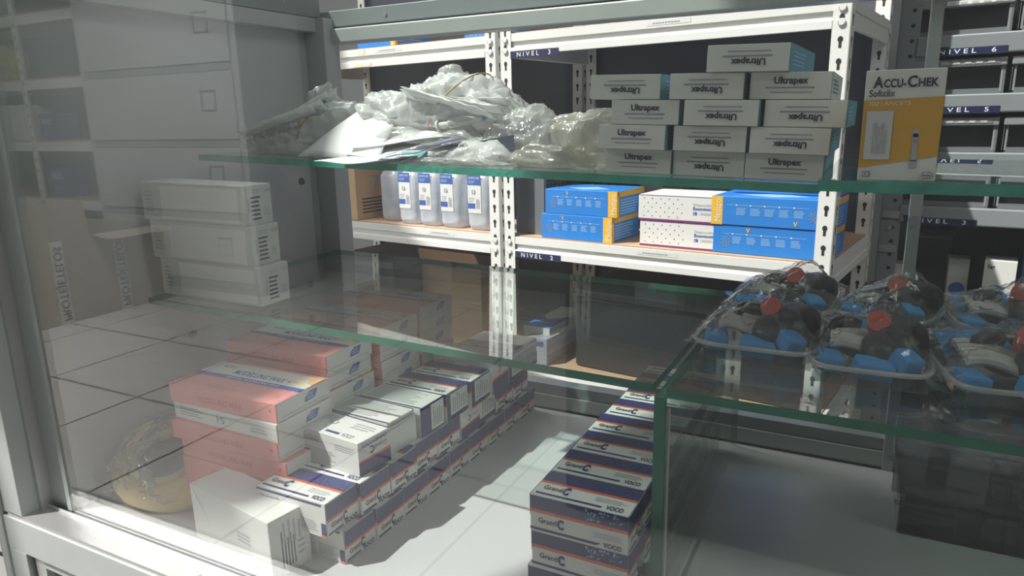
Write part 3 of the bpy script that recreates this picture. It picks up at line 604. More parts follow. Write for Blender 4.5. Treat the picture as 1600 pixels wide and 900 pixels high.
def syringes(t, spots):
    for (a, b, r, tip) in spots:
        a = Vector(a); b = Vector(b); d = (b - a)
        sg = MB().cyl(a, b, r, r, 'milky_film', 12).cyl(b, b + d.normalized() * .008, r * .55, r * .4, tip, 10).cyl(a - d.normalized() * .014, a, r * .6, r * .6, 'carton_white', 10).cyl(a - d.normalized() * .016, a - d.normalized() * .014, r * 1.1, r * 1.1, 'carton_white', 12)
        part('syringe', sg, t)
def packet(prof, ry, seed, mt, folds=1.0, slant=.5, nx=96, na=60, ex=.75):
    """closed film packet following a height profile [(x, top, bottom), ...]; creased lengthways"""
    m = MB(); xs = [p[0] for p in prof]; x0, x1 = xs[0], xs[-1]; vs_ = []
    def at(x):
        for (xa, ta, ba), (xb, tb_, bb) in zip(prof, prof[1:]):
            if x <= xb: f = (x - xa) / (xb - xa); f = f * f * (3 - 2 * f) * .5 + f * .5; return ta + (tb_ - ta) * f, ba + (bb - ba) * f
        return prof[-1][1:]
    for i in range(nx + 1):
        u = i / nx; x = x0 + (x1 - x0) * u; tp, bt_ = at(x); e = min(1, (min(u, 1 - u) * 9)) ** .5; wy = ry * (.35 + .65 * e) * (1 + .16 * noise.noise(Vector((x * 30, seed, 0))))
        for k in range(na):
            a = 2 * PI * k / na; c, s_ = math.cos(a), math.sin(a)
            y = math.copysign(abs(c) ** ex, c) * wy; zc = (tp + bt_) / 2; hz = max((tp - bt_) / 2, .0006); z = zc + math.copysign(abs(s_) ** ex, s_) * hz
            q = Vector(((x + y * slant) * .42, (y - x * slant * .6) * 1.1, z * 1.3)); o = Vector((seed, seed * 2.3, seed * .7)); d = 0
            for fr, am in ((30, .0120), (66, .0085), (150, .0042), (330, .0016)): d += am * (.22 - abs(noise.noise(q * fr + o)))
            d *= folds * min(1, e * 1.2); n = Vector((0, c, s_ if s_ > 0 else s_ * .3)); p = Vector((x + .006 * noise.noise(Vector((y * 40, z * 40, seed))), y, z)) + n * d
            if p.z < .0004: p.z = .0004
            vs_.append(p)
    fs = [(i * na + k, i * na + (k + 1) % na, (i + 1) * na + (k + 1) % na, (i + 1) * na + k) for i in range(nx) for k in range(na)] + [tuple(range(na - 1, -1, -1)), tuple(nx * na + k for k in range(na))]
    return m.raw(vs_, fs, mt)
# a: left bundle of wrapped syringes, fanned towards its tied end
t = thing('syringe_bundle', 'grey crumpled bundle of wrapped syringes at the left end of the upper shelf', 'packet', (-.705, .775, S1(-.705)), 0, None, 0, SY)
part('film_wrap', packet([(-.102, .003, 0), (-.09, .014, 0), (-.05, .036, 0), (.0, .056, .0), (.05, .066, .014), (.085, .066, .036), (.092, .055, .046)], .050, 1.3, 'bundle_film', 1.25, .8), t, smooth=True)
part('film_ruff', packet([(-.022, .030, .026), (.0, .058, .030), (.012, .090, .035), (.022, .094, .04), (.034, .070, .05), (.042, .056, .052)], .022, 2.9, 'milky_film', 1.2, 1.2, 50, 40), t, smooth=True)
part('film_fold', packet([(-.055, .004, 0), (-.03, .020, 0), (.005, .030, 0), (.025, .012, 0)], .026, 3.9, 'milky_film', .9, .6, 50, 40), t, smooth=True, loc=(.0, -.045, 0))
syringes(t, [((-.045, -.040, .030), (.032, -.036, .056), .0055, 'pale_blue_tip'), ((-.055, -.030, .040), (.030, -.022, .066), .0055, 'pale_blue_tip'), ((-.065, -.048, .020), (.005, -.050, .038), .005, 'carton_white'), ((-.03, -.048, .030), (.050, -.044, .058), .005, 'carton_white')])
part('rubber_band', MB().tube(band_loop(.022, .056, .036, .034, .45), .0012, 'rubber_band', 6, True), t)
def strips(t, n, org, L, wd, a0, a1, rise, seed, mt='bundle_film'):
    rg = random.Random(seed)
    for k in range(n):
        f = k / (n - 1); a = a0 + (a1 - a0) * f; c, s_ = math.cos(a), math.sin(a); l2 = L * rg.uniform(.8, 1.05); zz = rg.uniform(0, .010)
        def fn(u, v, c=c, s_=s_, l2=l2, zz=zz, f=f, sd=rg.uniform(0, 9)):
            x = (u - .5) * l2; y = (v - .5) * wd; b = .0045 * math.exp(-((v - .5) * 5) ** 2) * (1 if .12 < u < .8 else .35); q = .0030 * noise.noise(Vector((x * 60, y * 40, sd)))
            return (org[0] + c * x - s_ * y, org[1] + (f - .5) * .05 + s_ * x * .25 + c * y * .8, org[2] + zz + rise * (u - .5) + b + q + s_ * x * .55 - y * .55)
        part('wrapped_syringe', MB().grid(fn, 26, 10, mt, .0006), t, smooth=True)
strips(bpy.data.objects['syringe_bundle'], 6, (-.01, -.040, .038), .15, .017, .05, .75, .030, 3)
def sheet_thing(label, loc, rz, fn, mt, name='paper_sheet', cat='paper', th=.0006, n=12):
    t = thing(name, label, cat, loc, rz, None, 0, SY); part('sheet', MB().grid(fn, n, n, mt, th), t, smooth=True); return t
def quadfn(a, b, c, d, bow=.003, sd=0):   # a,b bottom left/right; d,c top left/right
    a, b, c, d = map(Vector, (a, b, c, d))
    def f(u, v):
        p = (a * (1 - u) + b * u) * (1 - v) + (d * (1 - u) + c * u) * v; return p + Vector((0, -.3, 1)) * (bow * math.sin(PI * u) * math.sin(PI * v) + .0012 * math.sin(6 * u + sd + 4 * v))
    return f
# envelope leaning back between the packets
t = thing('envelope', 'white paper envelope leaning between the syringe bundle and the big packet', 'paper', (-.59, .69, S1(-.59)), 0, None, 0, SY)
part('sheet', MB().grid(quadfn((-.068, -.004, .0015), (.063, -.010, .0020), (.058, .030, .042), (.0, .058, .068), .006), 14, 10, 'paper', .0012), t, smooth=True)
sm = MB(); sm.face([(-.022, .020, .0265), (-.016, .020, .0265), (.0, .034, .0425), (-.006, .034, .0425)], 'grey_print'); part('printed_mark', sm, t)
# the big bright packet lying on loose papers
t = thing('syringe_packet', 'large bright white crumpled packet of syringes with a rubber band', 'packet', (-.480, .775, S1(-.48) + .026), .0, None, 0, SY)
part('film_wrap', packet([(-.118, .044, .030), (-.112, .052, .020), (-.06, .052, .004), (-.03, .062, .0), (.0, .075, .0), (.04, .072, .002), (.085, .046, .006), (.100, .028, .010)], .052, 5.2, 'bundle_film', 1.5, .5), t, smooth=True)
strips(t, 7, (.035, -.045, .034), .13, .018, -.25, .55, -.010, 5)
part('knotted_end', packet([(-.018, .074, .060), (-.012, .084, .062), (.004, .086, .062), (.012, .076, .058)], .012, 7.7, 'milky_film', .6, 1.5, 30, 30), t, smooth=True)
part('folded_corner', packet([(-.040, .050, .040), (-.03, .052, .030), (.0, .040, .014), (.06, .016, .008), (.09, .010, .006)], .020, 9.4, 'bundle_film', .8, .3, 60, 40), t, smooth=True, loc=(-.078, -.034, -.010))
part('lower_fold', packet([(-.085, .004, .0), (-.05, .026, .006), (.0, .018, .004), (.05, .022, .008), (.075, .010, .006)], .026, 10.4, 'milky_film', .9, .3, 60, 40), t, smooth=True, loc=(.0, -.048, -.012))
syringes(t, [((-.02, -.046, .052), (.018, -.038, .066), .0058, 'pale_blue_tip'), ((.030, -.058, .018), (.072, -.054, .026), .0058, 'pale_blue_tip')])
part('rubber_band', MB().tube(band_loop(.012, .058, .040, .036, .55), .0010, 'rubber_band', 6, True), t)
# loose papers below it
sheet_thing('flat white leaflet poking over the upper shelf edge', (-.50, .665, S1(-.50)), 0, quadfn((-.075, -.040, .0015), (-.010, -.030, .0018), (.040, .10, .010), (-.05, .12, .009), .002, 1), 'paper')
sheet_thing('second white sheet lifted above the leaflet on the upper shelf', (-.52, .70, S1(-.52) + .004), 0, quadfn((-.060, -.020, .002), (.045, -.025, .003), (.09, .09, .020), (-.02, .10, .018), .005, 2), 'paper')
sheet_thing('white sheet curling out to the left from under the big packet', (-.545, .72, S1(-.545) + .012), 0, quadfn((-.030, -.035, .002), (.100, -.020, .018), (.14, .05, .014), (.01, .05, .022), .008, 3), 'paper')
t = thing('blue_pen_packet', 'slim blue and clear packet slanting out below the big white packet', 'packet', (-.468, .675, S1(-.468) + .012), .42, None, 0, SY - .26)
part('blue_strip', MB().grid(lambda u, v: (-.050 + .10 * u, -.0045 + .009 * v, .003 + .002 * math.sin(9 * u)), 12, 2, 'paper_blue', .0010), t); part('film_wrap', packet([(-.055, .003, 0), (-.02, .008, 0), (.05, .006, 0)], .009, 12.3, 'film', .3, .2, 40, 24), t, smooth=True)
t = thing('sealed_pouch', 'flat grey sealed pouch with a teal seal under the big packet', 'packet', (-.420, .742, S1(-.42)), 0, None, 0, SY)
part('film_wrap', packet([(-.075, .006, 0), (-.04, .012, 0), (.0, .026, 0), (.04, .028, 0), (.07, .010, 0)], .058, 15.1, 'bundle_film', .9, .2), t, smooth=True); part('teal_seal', MB().grid(lambda u, v: (-.075 + .035 * u, -.0605 + .002 * v, .006 + .006 * v + .002 * u), 4, 2, 'teal_seal', .001), t)
t = thing('sealed_pouch', 'clear flat pouch at the shelf edge right of the leaflet', 'packet', (-.425, .695, S1(-.425)), 0, None, 0, SY)
part('film_wrap', packet([(-.07, .002, 0), (-.03, .008, 0), (.03, .012, 0), (.075, .004, 0)], .024, 16.6, 'milky_film', .6, .2), t, smooth=True)
# clear bag with dark label
t = thing('plastic_bag', 'clear crumpled plastic bag with a dark label beside the pale packet', 'bag', (-.366, .752, S1(-.366)), .0, None, 0, SY)
part('film_wrap', packet([(-.050, .020, .006), (-.040, .040, 0), (-.012, .060, 0), (.012, .064, 0), (.035, .050, 0), (.045, .020, .004)], .040, 21.4, 'milky_film', 1.0, 1.0), t, smooth=True)
part('film_fold', packet([(-.03, .018, .01), (-.01, .050, .004), (.02, .055, .0), (.045, .030, 0)], .030, 22.4, 'film', 1.0, .9, 60, 44), t, smooth=True, loc=(.006, -.018, .0))
lm = MB().grid(lambda u, v: (-.044 + .050 * u, -.050 + .002 * math.sin(PI * u), .006 + .019 * v + .009 * u), 8, 3, 'label_dark', .0008)
part('dark_label', lm, t, 'dark grey label')
# pale packet
t = thing('plastic_packet', 'pale translucent packet tapering towards the white paste cartons', 'packet', (-.300, .768, S1(-.30)), 0, None, 0, SY)
part('film_wrap', packet([(-.045, .040, .0), (-.02, .056, 0), (.02, .060, .0), (.045, .062, .014), (.054, .052, .030)], .044, 25.8, 'beige_film', .9, .6), t, smooth=True)
part('film_fold', packet([(-.05, .012, 0), (-.02, .030, 0), (.02, .024, 0), (.05, .006, 0)], .022, 27.8, 'beige_film', .8, .4, 50, 36), t, smooth=True, loc=(-.020, -.055, 0))

# ------------------------------------------------------------------ bagged kits on the right middle shelf
leaf = lambda x0, x1, y0, y1, zf, zb, bow=.004, tw=0: (lambda u, v: (x0 + (x1 - x0) * u + tw * v, y0 + (y1 - y0) * v, zf + (zb - zf) * v + bow * math.sin(PI * u) + .0015 * math.sin(7 * u + 3 * v)))
S2R = lambda x: -.2260 - .007 * (x + .146) / 1.096
def kit(label, loc, rz, w_=.112, d=.150, seed=1, extra=None):
    t = thing('bagged_kit', label, 'medical kit', loc, rz, 'bagged kits on the right middle shelf')
    tr_ = MB(); n = 5; h = .016
    tr_.box(-w_ / 2, -d / 2, .001, w_ / 2, d / 2, .0025, 'clear_plastic')
    ring = []
    for k in range(28):
        a = 2 * PI * (k + .5) / 28; cx = math.copysign(abs(math.cos(a)) ** .35, math.cos(a)); cy = math.copysign(abs(math.sin(a)) ** .35, math.sin(a)); ring.append((cx, cy))
    vs_ = [(cx * w_ / 2 * .97, cy * d / 2 * .97, .002) for cx, cy in ring] + [(cx * w_ / 2, cy * d / 2, h) for cx, cy in ring] + [(cx * (w_ / 2 + .005), cy * (d / 2 + .005), h) for cx, cy in ring]
    fs = [(r * 28 + k, r * 28 + (k + 1) % 28, (r + 1) * 28 + (k + 1) % 28, (r + 1) * 28 + k) for r in (0, 1) for k in range(28)]
    tr_.raw(vs_, fs, 'clear_plastic'); part('tray', tr_, t)
    part('tray_rim', MB().tube([(cx * (w_ / 2 + .004), cy * (d / 2 + .004), h) for cx, cy in ring], .0022, 'milky_film', 6, True), t)
    part('rubber_bulb', crumple(.023, .040, .0175, seed + .3, .10, 1.5, 4, .9, 'black_rubber'), t, smooth=True, loc=(w_ * .27, .002, .006))
    hs = [(w_ * .27 - .024 + .030 * math.sin(a * .9), -.030 + .055 * (a / 7), .020 + .012 * math.sin(a * 1.3)) for a in [k * .35 for k in range(20)]]
    part('black_hose', MB().tube(hs, .0062, 'black_rubber', 10), t, smooth=True)
    part('red_cap', MB().cyl((w_ * .11, .006, .030), (w_ * .11 - .004, -.010, .0435), .0112, .0100, 'red_cap', 18), t)
    part('black_valve', crumple(.015, .022, .014, seed + 4.1, .14, 1.8, 3, .9, 'black_rubber'), t, smooth=True, loc=(w_ * .10, -.026, .006))
    for k, (bx, by, bz, r_, sx, sy, sz) in enumerate(((-w_ * .37, -d * .28, .004, .2, .011, .014, .009), (w_ * .02, -d * .38, .005, .3, .015, .010, .010), (w_ * .27, -d * .33, .010, .8, .010, .010, .012))):
        p = part('foam_block', MB().box(-sx, -sy, 0, sx, sy, sz * 1.6, 'foam_blue', .003), t, loc=(bx, by, bz)); p.rotation_euler = (.2 * k, .15, r_)
    part('blue_sheet', MB().grid(leaf(-w_ * .42, w_ * .1, d * .05, d * .42, .014, .022, .003), 6, 6, 'foam_blue', .001), t)
    g = MB()
    for k in range(7): g.tube([(-w_ * .36 + .01 * j, -d * .18 + k * .0085 + .002 * math.sin(j + k), .018 + .006 * math.sin(j * .6 + 1) + .001 * (k % 3)) for j in range(8)], .0042, 'gauze', 7)
    part('gauze_rolls', g, t)
    def bag(u, v):
        x = (u - .5) * 1.04; y = (v - .5) * 1.04; e = max(abs(x), abs(y)) * 2; hh = .016 + .036 * max(0, 1 - e ** 2.2) * (.55 + .45 * math.exp(-((x - .2) ** 2 + (y - .0) ** 2) * 9)) + (.010 * math.exp(-((x - .22) ** 2 + y ** 2) * 30))
        q = Vector((x * 4 + seed, y * 4, 0)); hh += (.0050 * (.5 - abs(noise.noise(q * 1.6)) * 2.6) + .0022 * (.5 - abs(noise.noise(q * 5)) * 2.6)) * max(0, 1 - e ** 4)
        return (x * (w_ + .012), y * (d + .012), max(hh, .017))
    part('clear_bag', MB().grid(bag, 60, 60, 'thin_film'), t, smooth=True); return t
KL = [('bagged kit with red cap and blue foam, leftmost in the front row', (-.092, .715, S2R(-.09) + .0005), -.02, .104, .128, 1), ('bagged kit with red cap, middle one of the front row', (.003, .700, S2R(0) + .0005), .03, .088, .140, 2),
      ('bagged kit cut by the frame, rightmost in the front row', (.112, .702, S2R(.11) + .0005), .16, .112, .150, 3), ('bagged kit in the back row, leftmost, behind the leftmost front kit', (-.086, .868, S2R(-.08) + .0005), -.04, .106, .132, 4),
      ('bagged kit in the back row, middle, behind the middle front kit', (.022, .866, S2R(.02) + .0005), -.25, .088, .120, 5), ('bagged kit in the back row, rightmost, behind the rightmost front kit', (.130, .872, S2R(.13) + .0005), .1, .104, .120, 6)]
for l, loc, rz, a, b, sd in KL:
    k = kit(l, loc, rz, a, b, sd)
    if sd == 5:
        bn = MB()
        for j in range(8): bn.cyl((-.030 + .0, -.01 + j * .0042, .030 + .001 * (j % 3)), (.004, .006 + j * .0042, .040), .0017, .0017, 'glove_pale' if j % 2 else 'carton_white', 8)
        part('striped_tubes', bn, k, 'thin blue and white tubes')

# ------------------------------------------------------------------ clear organiser boxes at the right
def organiser(label, loc, rz, w_, d, h, tint):
    t = thing('organiser_box', label, 'box', loc, rz); b = MB(); th = .0018
    for (x0, y0, z0, x1, y1, z1) in ((-w_ / 2, -d / 2, 0, w_ / 2, d / 2, th), (-w_ / 2, -d / 2, th, -w_ / 2 + th, d / 2, h), (w_ / 2 - th, -d / 2, th, w_ / 2, d / 2, h), (-w_ / 2, -d / 2, th, w_ / 2, -d / 2 + th, h), (-w_ / 2, d / 2 - th, th, w_ / 2, d / 2, h)): b.box(x0, y0, z0, x1, y1, z1, tint)
    for k in (1, 2): b.box(-w_ / 2 + k * w_ / 3, -d / 2 + th, th, -w_ / 2 + k * w_ / 3 + .0012, d / 2 - th, h * .8, tint)
    part('box_body', b, t); part('lid', MB().box(-w_ / 2 - .003, -d / 2 - .003, h, w_ / 2 + .003, d / 2 + .003, h + .003, tint, .0012).box(-w_ / 2 - .006, -d / 2 - .006, h - .006, w_ / 2 + .006, -d / 2 - .0035, h, tint, .001), t)
    part('latch', MB().box(-.012, -d / 2 - .0105, h * .45, .012, -d / 2 - .0065, h + .002, 'clear_plastic', .001), t)
    c = MB(); rr = random.Random(int(w_ * 1e4))
    for k in range(16): x = rr.uniform(-w_ / 2 + .01, w_ / 2 - .02); y = rr.uniform(-d / 2 + .01, d / 2 - .03); c.box(x, y, th + .0003, x + rr.uniform(.01, .03), y + rr.uniform(.006, .02), th + rr.uniform(.006, h * .7), rr.choice(['bin_grey', 'bin_lip', 'rack_grey', 'frosted', 'frosted']))
    o = part('small_parts', c, t); o['kind'] = 'stuff'; return t
organiser('lower smoky clear organiser box at the bottom right of the case floor', (.192, .872, -.4498), .02, .29, .130, .042, 'smoked_plastic')
organiser('upper smoky clear organiser box stacked on another at bottom right', (.200, .868, -.4038), -.05, .315, .138, .044, 'smoked_plastic')
t = thing('plastic_disc', 'small round clear plastic disc standing on the organiser boxes', 'disc', (.095, .905, -.3558), .3)
m = MB().cyl((0, -.0015, .016), (0, .0015, .016), .016, .016, 'frosted', 28).tube([(.0155 * math.cos(a), -.002, .016 + .0155 * math.sin(a)) for a in [2 * PI * k / 28 for k in range(28)]], .0012, 'milky_film', 6, True)
part('disc', m, t); part('moulded_pattern', MB().tube([(.008 * math.cos(a), -.003, .016 + .008 * math.sin(a)) for a in [2 * PI * k / 16 for k in range(16)]], .0007, 'milky_film', 5, True).cyl((-.007, -.003, .012), (.006, -.003, .022), .0007, .0007, 'milky_film', 5).cyl((-.007, -.003, .022), (.006, -.003, .012), .0007, .0007, 'milky_film', 5), t)

# ------------------------------------------------------------------ bagged yellow coils at the left front
def coil(label, loc, rx, ry, rz, R0, r0):
    t = thing('hose_coil', label, 'coil', loc, rz, 'bagged yellow coils', rx, ry)
    part('hose', MB().tube([(R0 * math.cos(a), R0 * .92 * math.sin(a), r0 + .0025 * math.sin(3 * a)) for a in [2 * PI * k / 56 for k in range(56)]], r0, 'hose_yellow', 12, True), t, smooth=True)
    part('inner_sheet', MB().cyl((0, 0, r0 * .4), (0, 0, r0 * .7), R0 - r0, R0 - r0, 'bin_lip', 28), t)
    part('inner_winding', MB().tube([((R0 - r0 * 1.1) * math.cos(a), (R0 - r0 * 1.1) * .92 * math.sin(a), r0 * 1.3) for a in [2 * PI * k / 56 for k in range(56)]], r0 * .55, 'yellow_wax', 8, True), t, smooth=True)
    return t
coil('yellow flat hose coil on the case floor, lower of two by the corner post', (-.762, .530, -.449), 0, .03, 0, .056, .0125)
coil('yellow flat hose coil leaning on another coil, upper of two by the post', (-.772, .534, -.421), .50, .10, .2, .056, .0135)
t = thing('plastic_bag', 'crumpled clear bag wrapped over the yellow hose coils', 'bag', (-.765, .535, -.4492), 0)
part('film_wrap', packet([(-.064, .014, .0), (-.05, .050, 0), (-.01, .095, 0), (.03, .105, 0), (.050, .070, 0), (.060, .020, .0)], .062, 31.2, 'thin_film', 2.2, .9), t, smooth=True)

# ------------------------------------------------------------------ goods on the white shelving
def rthing(name, label, cat, x, d, z, rz=0, group=None): return thing(name, label, cat, RK(x, d, z), RZ + rz, group)
ZS2 = -.2575 + .0025; ZS3 = .171 + .0025; ZS1 = -.556 + .0025
GW, GD_, GH = .205, .125, .0525
def glove_box(label, x, d, z, yellow, w_=GW, d_=GD_, rz=0):
    t = rthing('glove_carton', label, 'box', x, d, z, rz, 'blue glove cartons on the shelving'); carton(t, w_, d_, GH, 'glove_blue', .001); pr = MB()
    F = Face(pr, 'front', w_, d_, GH); a0, a1 = ((0, .10) if yellow == 'left' else (.88, 1.0))
    if yellow == 'none': a0 = a1 = 0
    if a1: F.rect(a0, 0, a1, 1, 'glove_yellow'); F.text('Medspo', a0 + (a1 - a0) * .82, .10, (a1 - a0) * .55, 'cream', .8, .01, vert=1)
    b0 = .22 if yellow == 'left' else .18; b1 = .82 if yellow != 'right' else .84
    F.rect(b0 - .08, .70, b1, .715, 'glove_pale')
    for k in range(5): xx = b0 + k * (b1 - b0) / 5; F.disc(xx, .705, .0014, 'white_ink', 2, 8); F.lines(xx, .36, xx + .085, .62, 5, 'glove_pale')
    sx = .12 if yellow != 'left' else .86
    for k in range(9): a = 2 * PI * k / 9; F.poly([(sx, .42), (sx + .05 * math.cos(a), .42 + .20 * math.sin(a)), (sx + .05 * math.cos(a + .12), .42 + .20 * math.sin(a + .12))], 'yellow_bag', 2)
    F.text('V', .30 if yellow != 'left' else .70, .78 if yellow != 'left' else .08, .16, 'glove_yellow', .035, .03)
    F = Face(pr, 'right', w_, d_, GH); F.rect(0, 0, 1, 1, 'glove_blue'); F.rect(0, .78, 1, 1, 'glove_yellow', 2); F.rect(.0, 0, .06, 1, 'glove_yellow', 2); F.lines(.1, .08, .8, .7, 6, 'glove_pale', 2)
    F = Face(pr, 'top', w_, d_, GH); F.poly([(.2, .3), (.5, .1), (.8, .3), (.5, .6)], 'glove_pale'); part('printed_label', pr, t); return t
glove_box('blue glove carton, lower of the pair right of the dark crate', -.508, .075, ZS2, 'right', .172)
glove_box('blue glove carton with yellow end, upper of the pair right of the crate', -.498, .077, ZS2 + GH + .0005, 'right', .172)
glove_box('blue glove carton behind the right upright, lower of the front pair', -.112, .085, ZS2, 'none', .205)
glove_box('blue glove carton with yellow band behind the right upright, upper one', -.113, .083, ZS2 + GH + .0012, 'left', .212)
glove_box('blue glove carton lying further back, above the upper front carton', -.105, .145, ZS2 + 2 * GH + .0026, 'none', .19)
glove_box('blue glove carton right of the clear bottles on the level above', -.30, .30, ZS2 , 'none', .19) if False else None
for k, lab in enumerate(('white dotted glove carton, lower of two on the shelving', 'white dotted glove carton, upper of two on the shelving')):
    t = rthing('glove_carton', lab, 'box', -.268 - .004 * k, .085, ZS2 + k * .0515, 0, 'white dotted glove cartons'); w_, d_, h_ = .196, .12, .0505; carton(t, w_, d_, h_, 'carton_white', .0008); pr = MB(); F = Face(pr, 'front', w_, d_, h_)
    F.rect(0, 0, 1, .075, 'plum'); F.rect(0, .975, 1, 1, 'plum')
    for i in range(5):
        for j in range(5): F.disc(.06 + .09 * i + (.045 if j % 2 else 0), .18 + .17 * j, .0011, 'ink', 1, 8)
    F.text('Disposable', .58, .66, .09, 'grey_print', .2); F.text('Examination', .58, .50, .11, 'blue_print', .24, .02); F.rect(.58, .30, .62, .42, 'blue_print'); F.text('L', .59, .32, .07, 'white_ink', .015, .02); F.lines(.65, .31, .78, .41, 2, 'grey_print'); F.text('100', .82, .32, .08, 'ink', .09, .02)
    part('printed_label', pr, t)
# dark crate
t = rthing('mesh_crate', 'dark brown mesh crate left of the blue glove cartons', 'crate', -.640, .195, ZS2); m = MB(); w_, d_, h_ = .075, .31, .150
m.box(-w_ / 2, -d_ / 2, 0, w_ / 2, d_ / 2, .004, 'dark_plastic')
for s_ in (-1, 1):
    m.box(s_ * w_ / 2 - .002, -d_ / 2, 0, s_ * w_ / 2 + .002, d_ / 2, h_, 'cardboard_dark' if 'cardboard_dark' in M else 'bin_grey'); m.box(-w_ / 2, s_ * d_ / 2 - .002, 0, w_ / 2, s_ * d_ / 2 + .002, h_, 'bin_grey')
for k in range(14): m.box(w_ / 2 + .002, -d_ / 2, .008 + k * .010, w_ / 2 + .004, d_ / 2, .011 + k * .010, 'dark_plastic')
for k in range(28): m.box(w_ / 2 + .004, -d_ / 2 + .006 + k * .012, 0, w_ / 2 + .005, -d_ / 2 + .009 + k * .012, h_, 'dark_plastic')
part('crate_body', m, t); part('crate_rim', MB().box(-w_ / 2 - .003, -d_ / 2 - .003, h_, w_ / 2 + .004, -d_ / 2 + .003, h_ + .006, 'dark_plastic', .001).box(-w_ / 2 - .003, d_ / 2 - .003, h_, w_ / 2 + .004, d_ / 2 + .003, h_ + .006, 'dark_plastic', .001).box(w_ / 2 - .002, -d_ / 2, h_, w_ / 2 + .005, d_ / 2, h_ + .006, 'dark_plastic', .001), t)
# cardboard box with printed text
t = rthing('cardboard_box', 'tan cardboard box with scrawled digits left of the clear bottles', 'box', -1.215, .095, ZS2); w_, d_, h_ = .09, .17, .17; carton(t, w_, d_, h_, 'cardboard', .001); pr = MB(); F = Face(pr, 'right', w_, d_, h_)
F.text('79', .35, .45, .22, 'ink_grey', .35); F.lines(.12, .08, .75, .34, 5, 'ink', 1, .3); part('printed_label', pr, t)
# bottles
bt = None
BL = [(-1.085, 'clear square bottle without label beside the cardboard box'), (-1.000, 'first labelled clear bottle from the left on the shelving'), (-.932, 'second labelled clear bottle from the left on the shelving'), (-.862, 'third labelled clear bottle from the left on the shelving'), (-.778, 'labelled clear bottle nearest the paired uprights')]
def bottle(label, x, d, lab):
    t = rthing('plastic_bottle', label, 'bottle', x, d, ZS2, 0, 'clear plastic bottles on the shelving'); w_, d_, h_ = .066, .066, .135; b = MB(); n = 32; secs = [(.0, .80), (.004, .93), (.014, 1), (h_ * .85, 1), (h_ * .93, .86), (h_, .42), (h_ + .014, .34), (h_ + .016, .34)]
    vs_ = []
    for z, s_ in secs:
        for k in range(n):
            a = 2 * PI * k / n; e = .45; vs_.append((math.copysign(abs(math.cos(a)) ** e, math.cos(a)) * w_ / 2 * s_, math.copysign(abs(math.sin(a)) ** e, math.sin(a)) * d_ / 2 * s_, z))
    b.raw(vs_, [(r * n + k, r * n + (k + 1) % n, (r + 1) * n + (k + 1) % n, (r + 1) * n + k) for r in range(len(secs) - 1) for k in range(n)] + [tuple(range(n - 1, -1, -1))], 'bottle_plastic')
    part('bottle_body', b, t, smooth=True); part('cap', MB().cyl((0, 0, h_ + .012), (0, 0, h_ + .030), .014, .0135, 'carton_white', 20), t)
    if lab: part('bottle_label', lab_mesh, t, 'white and blue paper label')
    return t
pr = MB(); F = Face(pr, 'front', .038, .0672, .088); F.o += Vector((-.006, 0, .040)); F.rect(0, 0, 1, 1, 'carton_white', 1); F.rect(0, .74, 1, 1, 'blue_print', 2); F.text('QUIMICA 500', .08, .90, .06, 'white_ink', .8, lift=3); F.lines(.08, .78, .6, .86, 2, 'glove_pale', 3); F.disc(.45, .56, .006, 'ink_grey', 2, 16); F.disc(.45, .56, .0052, 'carton_white', 3, 16); F.text('52', .32, .52, .08, 'blue_print', .26, lift=4); F.rect(0, .12, .55, .26, 'blue_print', 2); F.lines(.1, .28, .5, .42, 3, 'grey_print', 2); vlines(F, .62, .12, .92, .4, 6, 'ink_grey', 2)
lab_mesh = pr.mesh('bottle_label')
for k, (x, l) in enumerate(BL):
    bottle(l, x, .055 if k else .075, k > 0)
# upper level
glove_box('blue glove carton with yellow end on the upper left shelf level', -1.08, .09, ZS3, 'right', .13)
glove_box('blue glove carton near the paired uprights on the upper level', -.84, .20, ZS3, 'none', .10)
# second level, in front of the dark back: clear sleeves and dark cases
t = rthing('document_tray', 'clear acrylic tray with grey sheets behind the packets, right bay', 'tray', -.475, .30, ZS2, 0); m = MB().box(-.115, -.06, 0, .115, .06, .003, 'clear_plastic').box(-.115, -.06, .003, -.112, .06, .32, 'clear_plastic').box(.112, -.06, .003, .115, .06, .32, 'clear_plastic').box(-.112, .057, .003, .112, .06, .32, 'smoked_plastic')
part('tray_body', m, t); part('grey_sheets', MB().box(-.03, .02, .004, .10, .024, .27, 'panel_grey').box(.035, .0, .004, .108, .004, .24, 'bin_grey'), t)
t = rthing('storage_case', 'dark grey storage case behind the packets in the left bay', 'box', -1.12, .285, ZS2 + .0, 0); part('case_body', MB().box(-.11, -.08, 0, .11, .08, .30, 'slate', .004), t); part('clip', MB().box(.02, -.084, .20, .10, -.080, .215, 'aluminium', .001), t); part('case_lid', MB().box(-.112, -.082, .302, .112, .082, .312, 'dark_plastic', .002), t)
t = rthing('storage_case', 'brown storage case low behind the packets in the left bay', 'box', -.92, .29, ZS2, 0); part('case_body', MB().box(-.085, -.07, 0, .085, .07, .235, 'purple_box', .004), t); part('case_lid', MB().box(-.087, -.072, .235, .087, .072, .250, 'slate', .003), t)
t = rthing('storage_case', 'small blue storage case beside the clear acrylic tray', 'box', -.315, .32, ZS2, 0); part('case_body', MB().box(-.035, -.05, 0, .035, .05, .20, 'blue_print', .003), t); part('case_lid', MB().box(-.037, -.052, .20, .037, .052, .215, 'dark_plastic', .003), t)
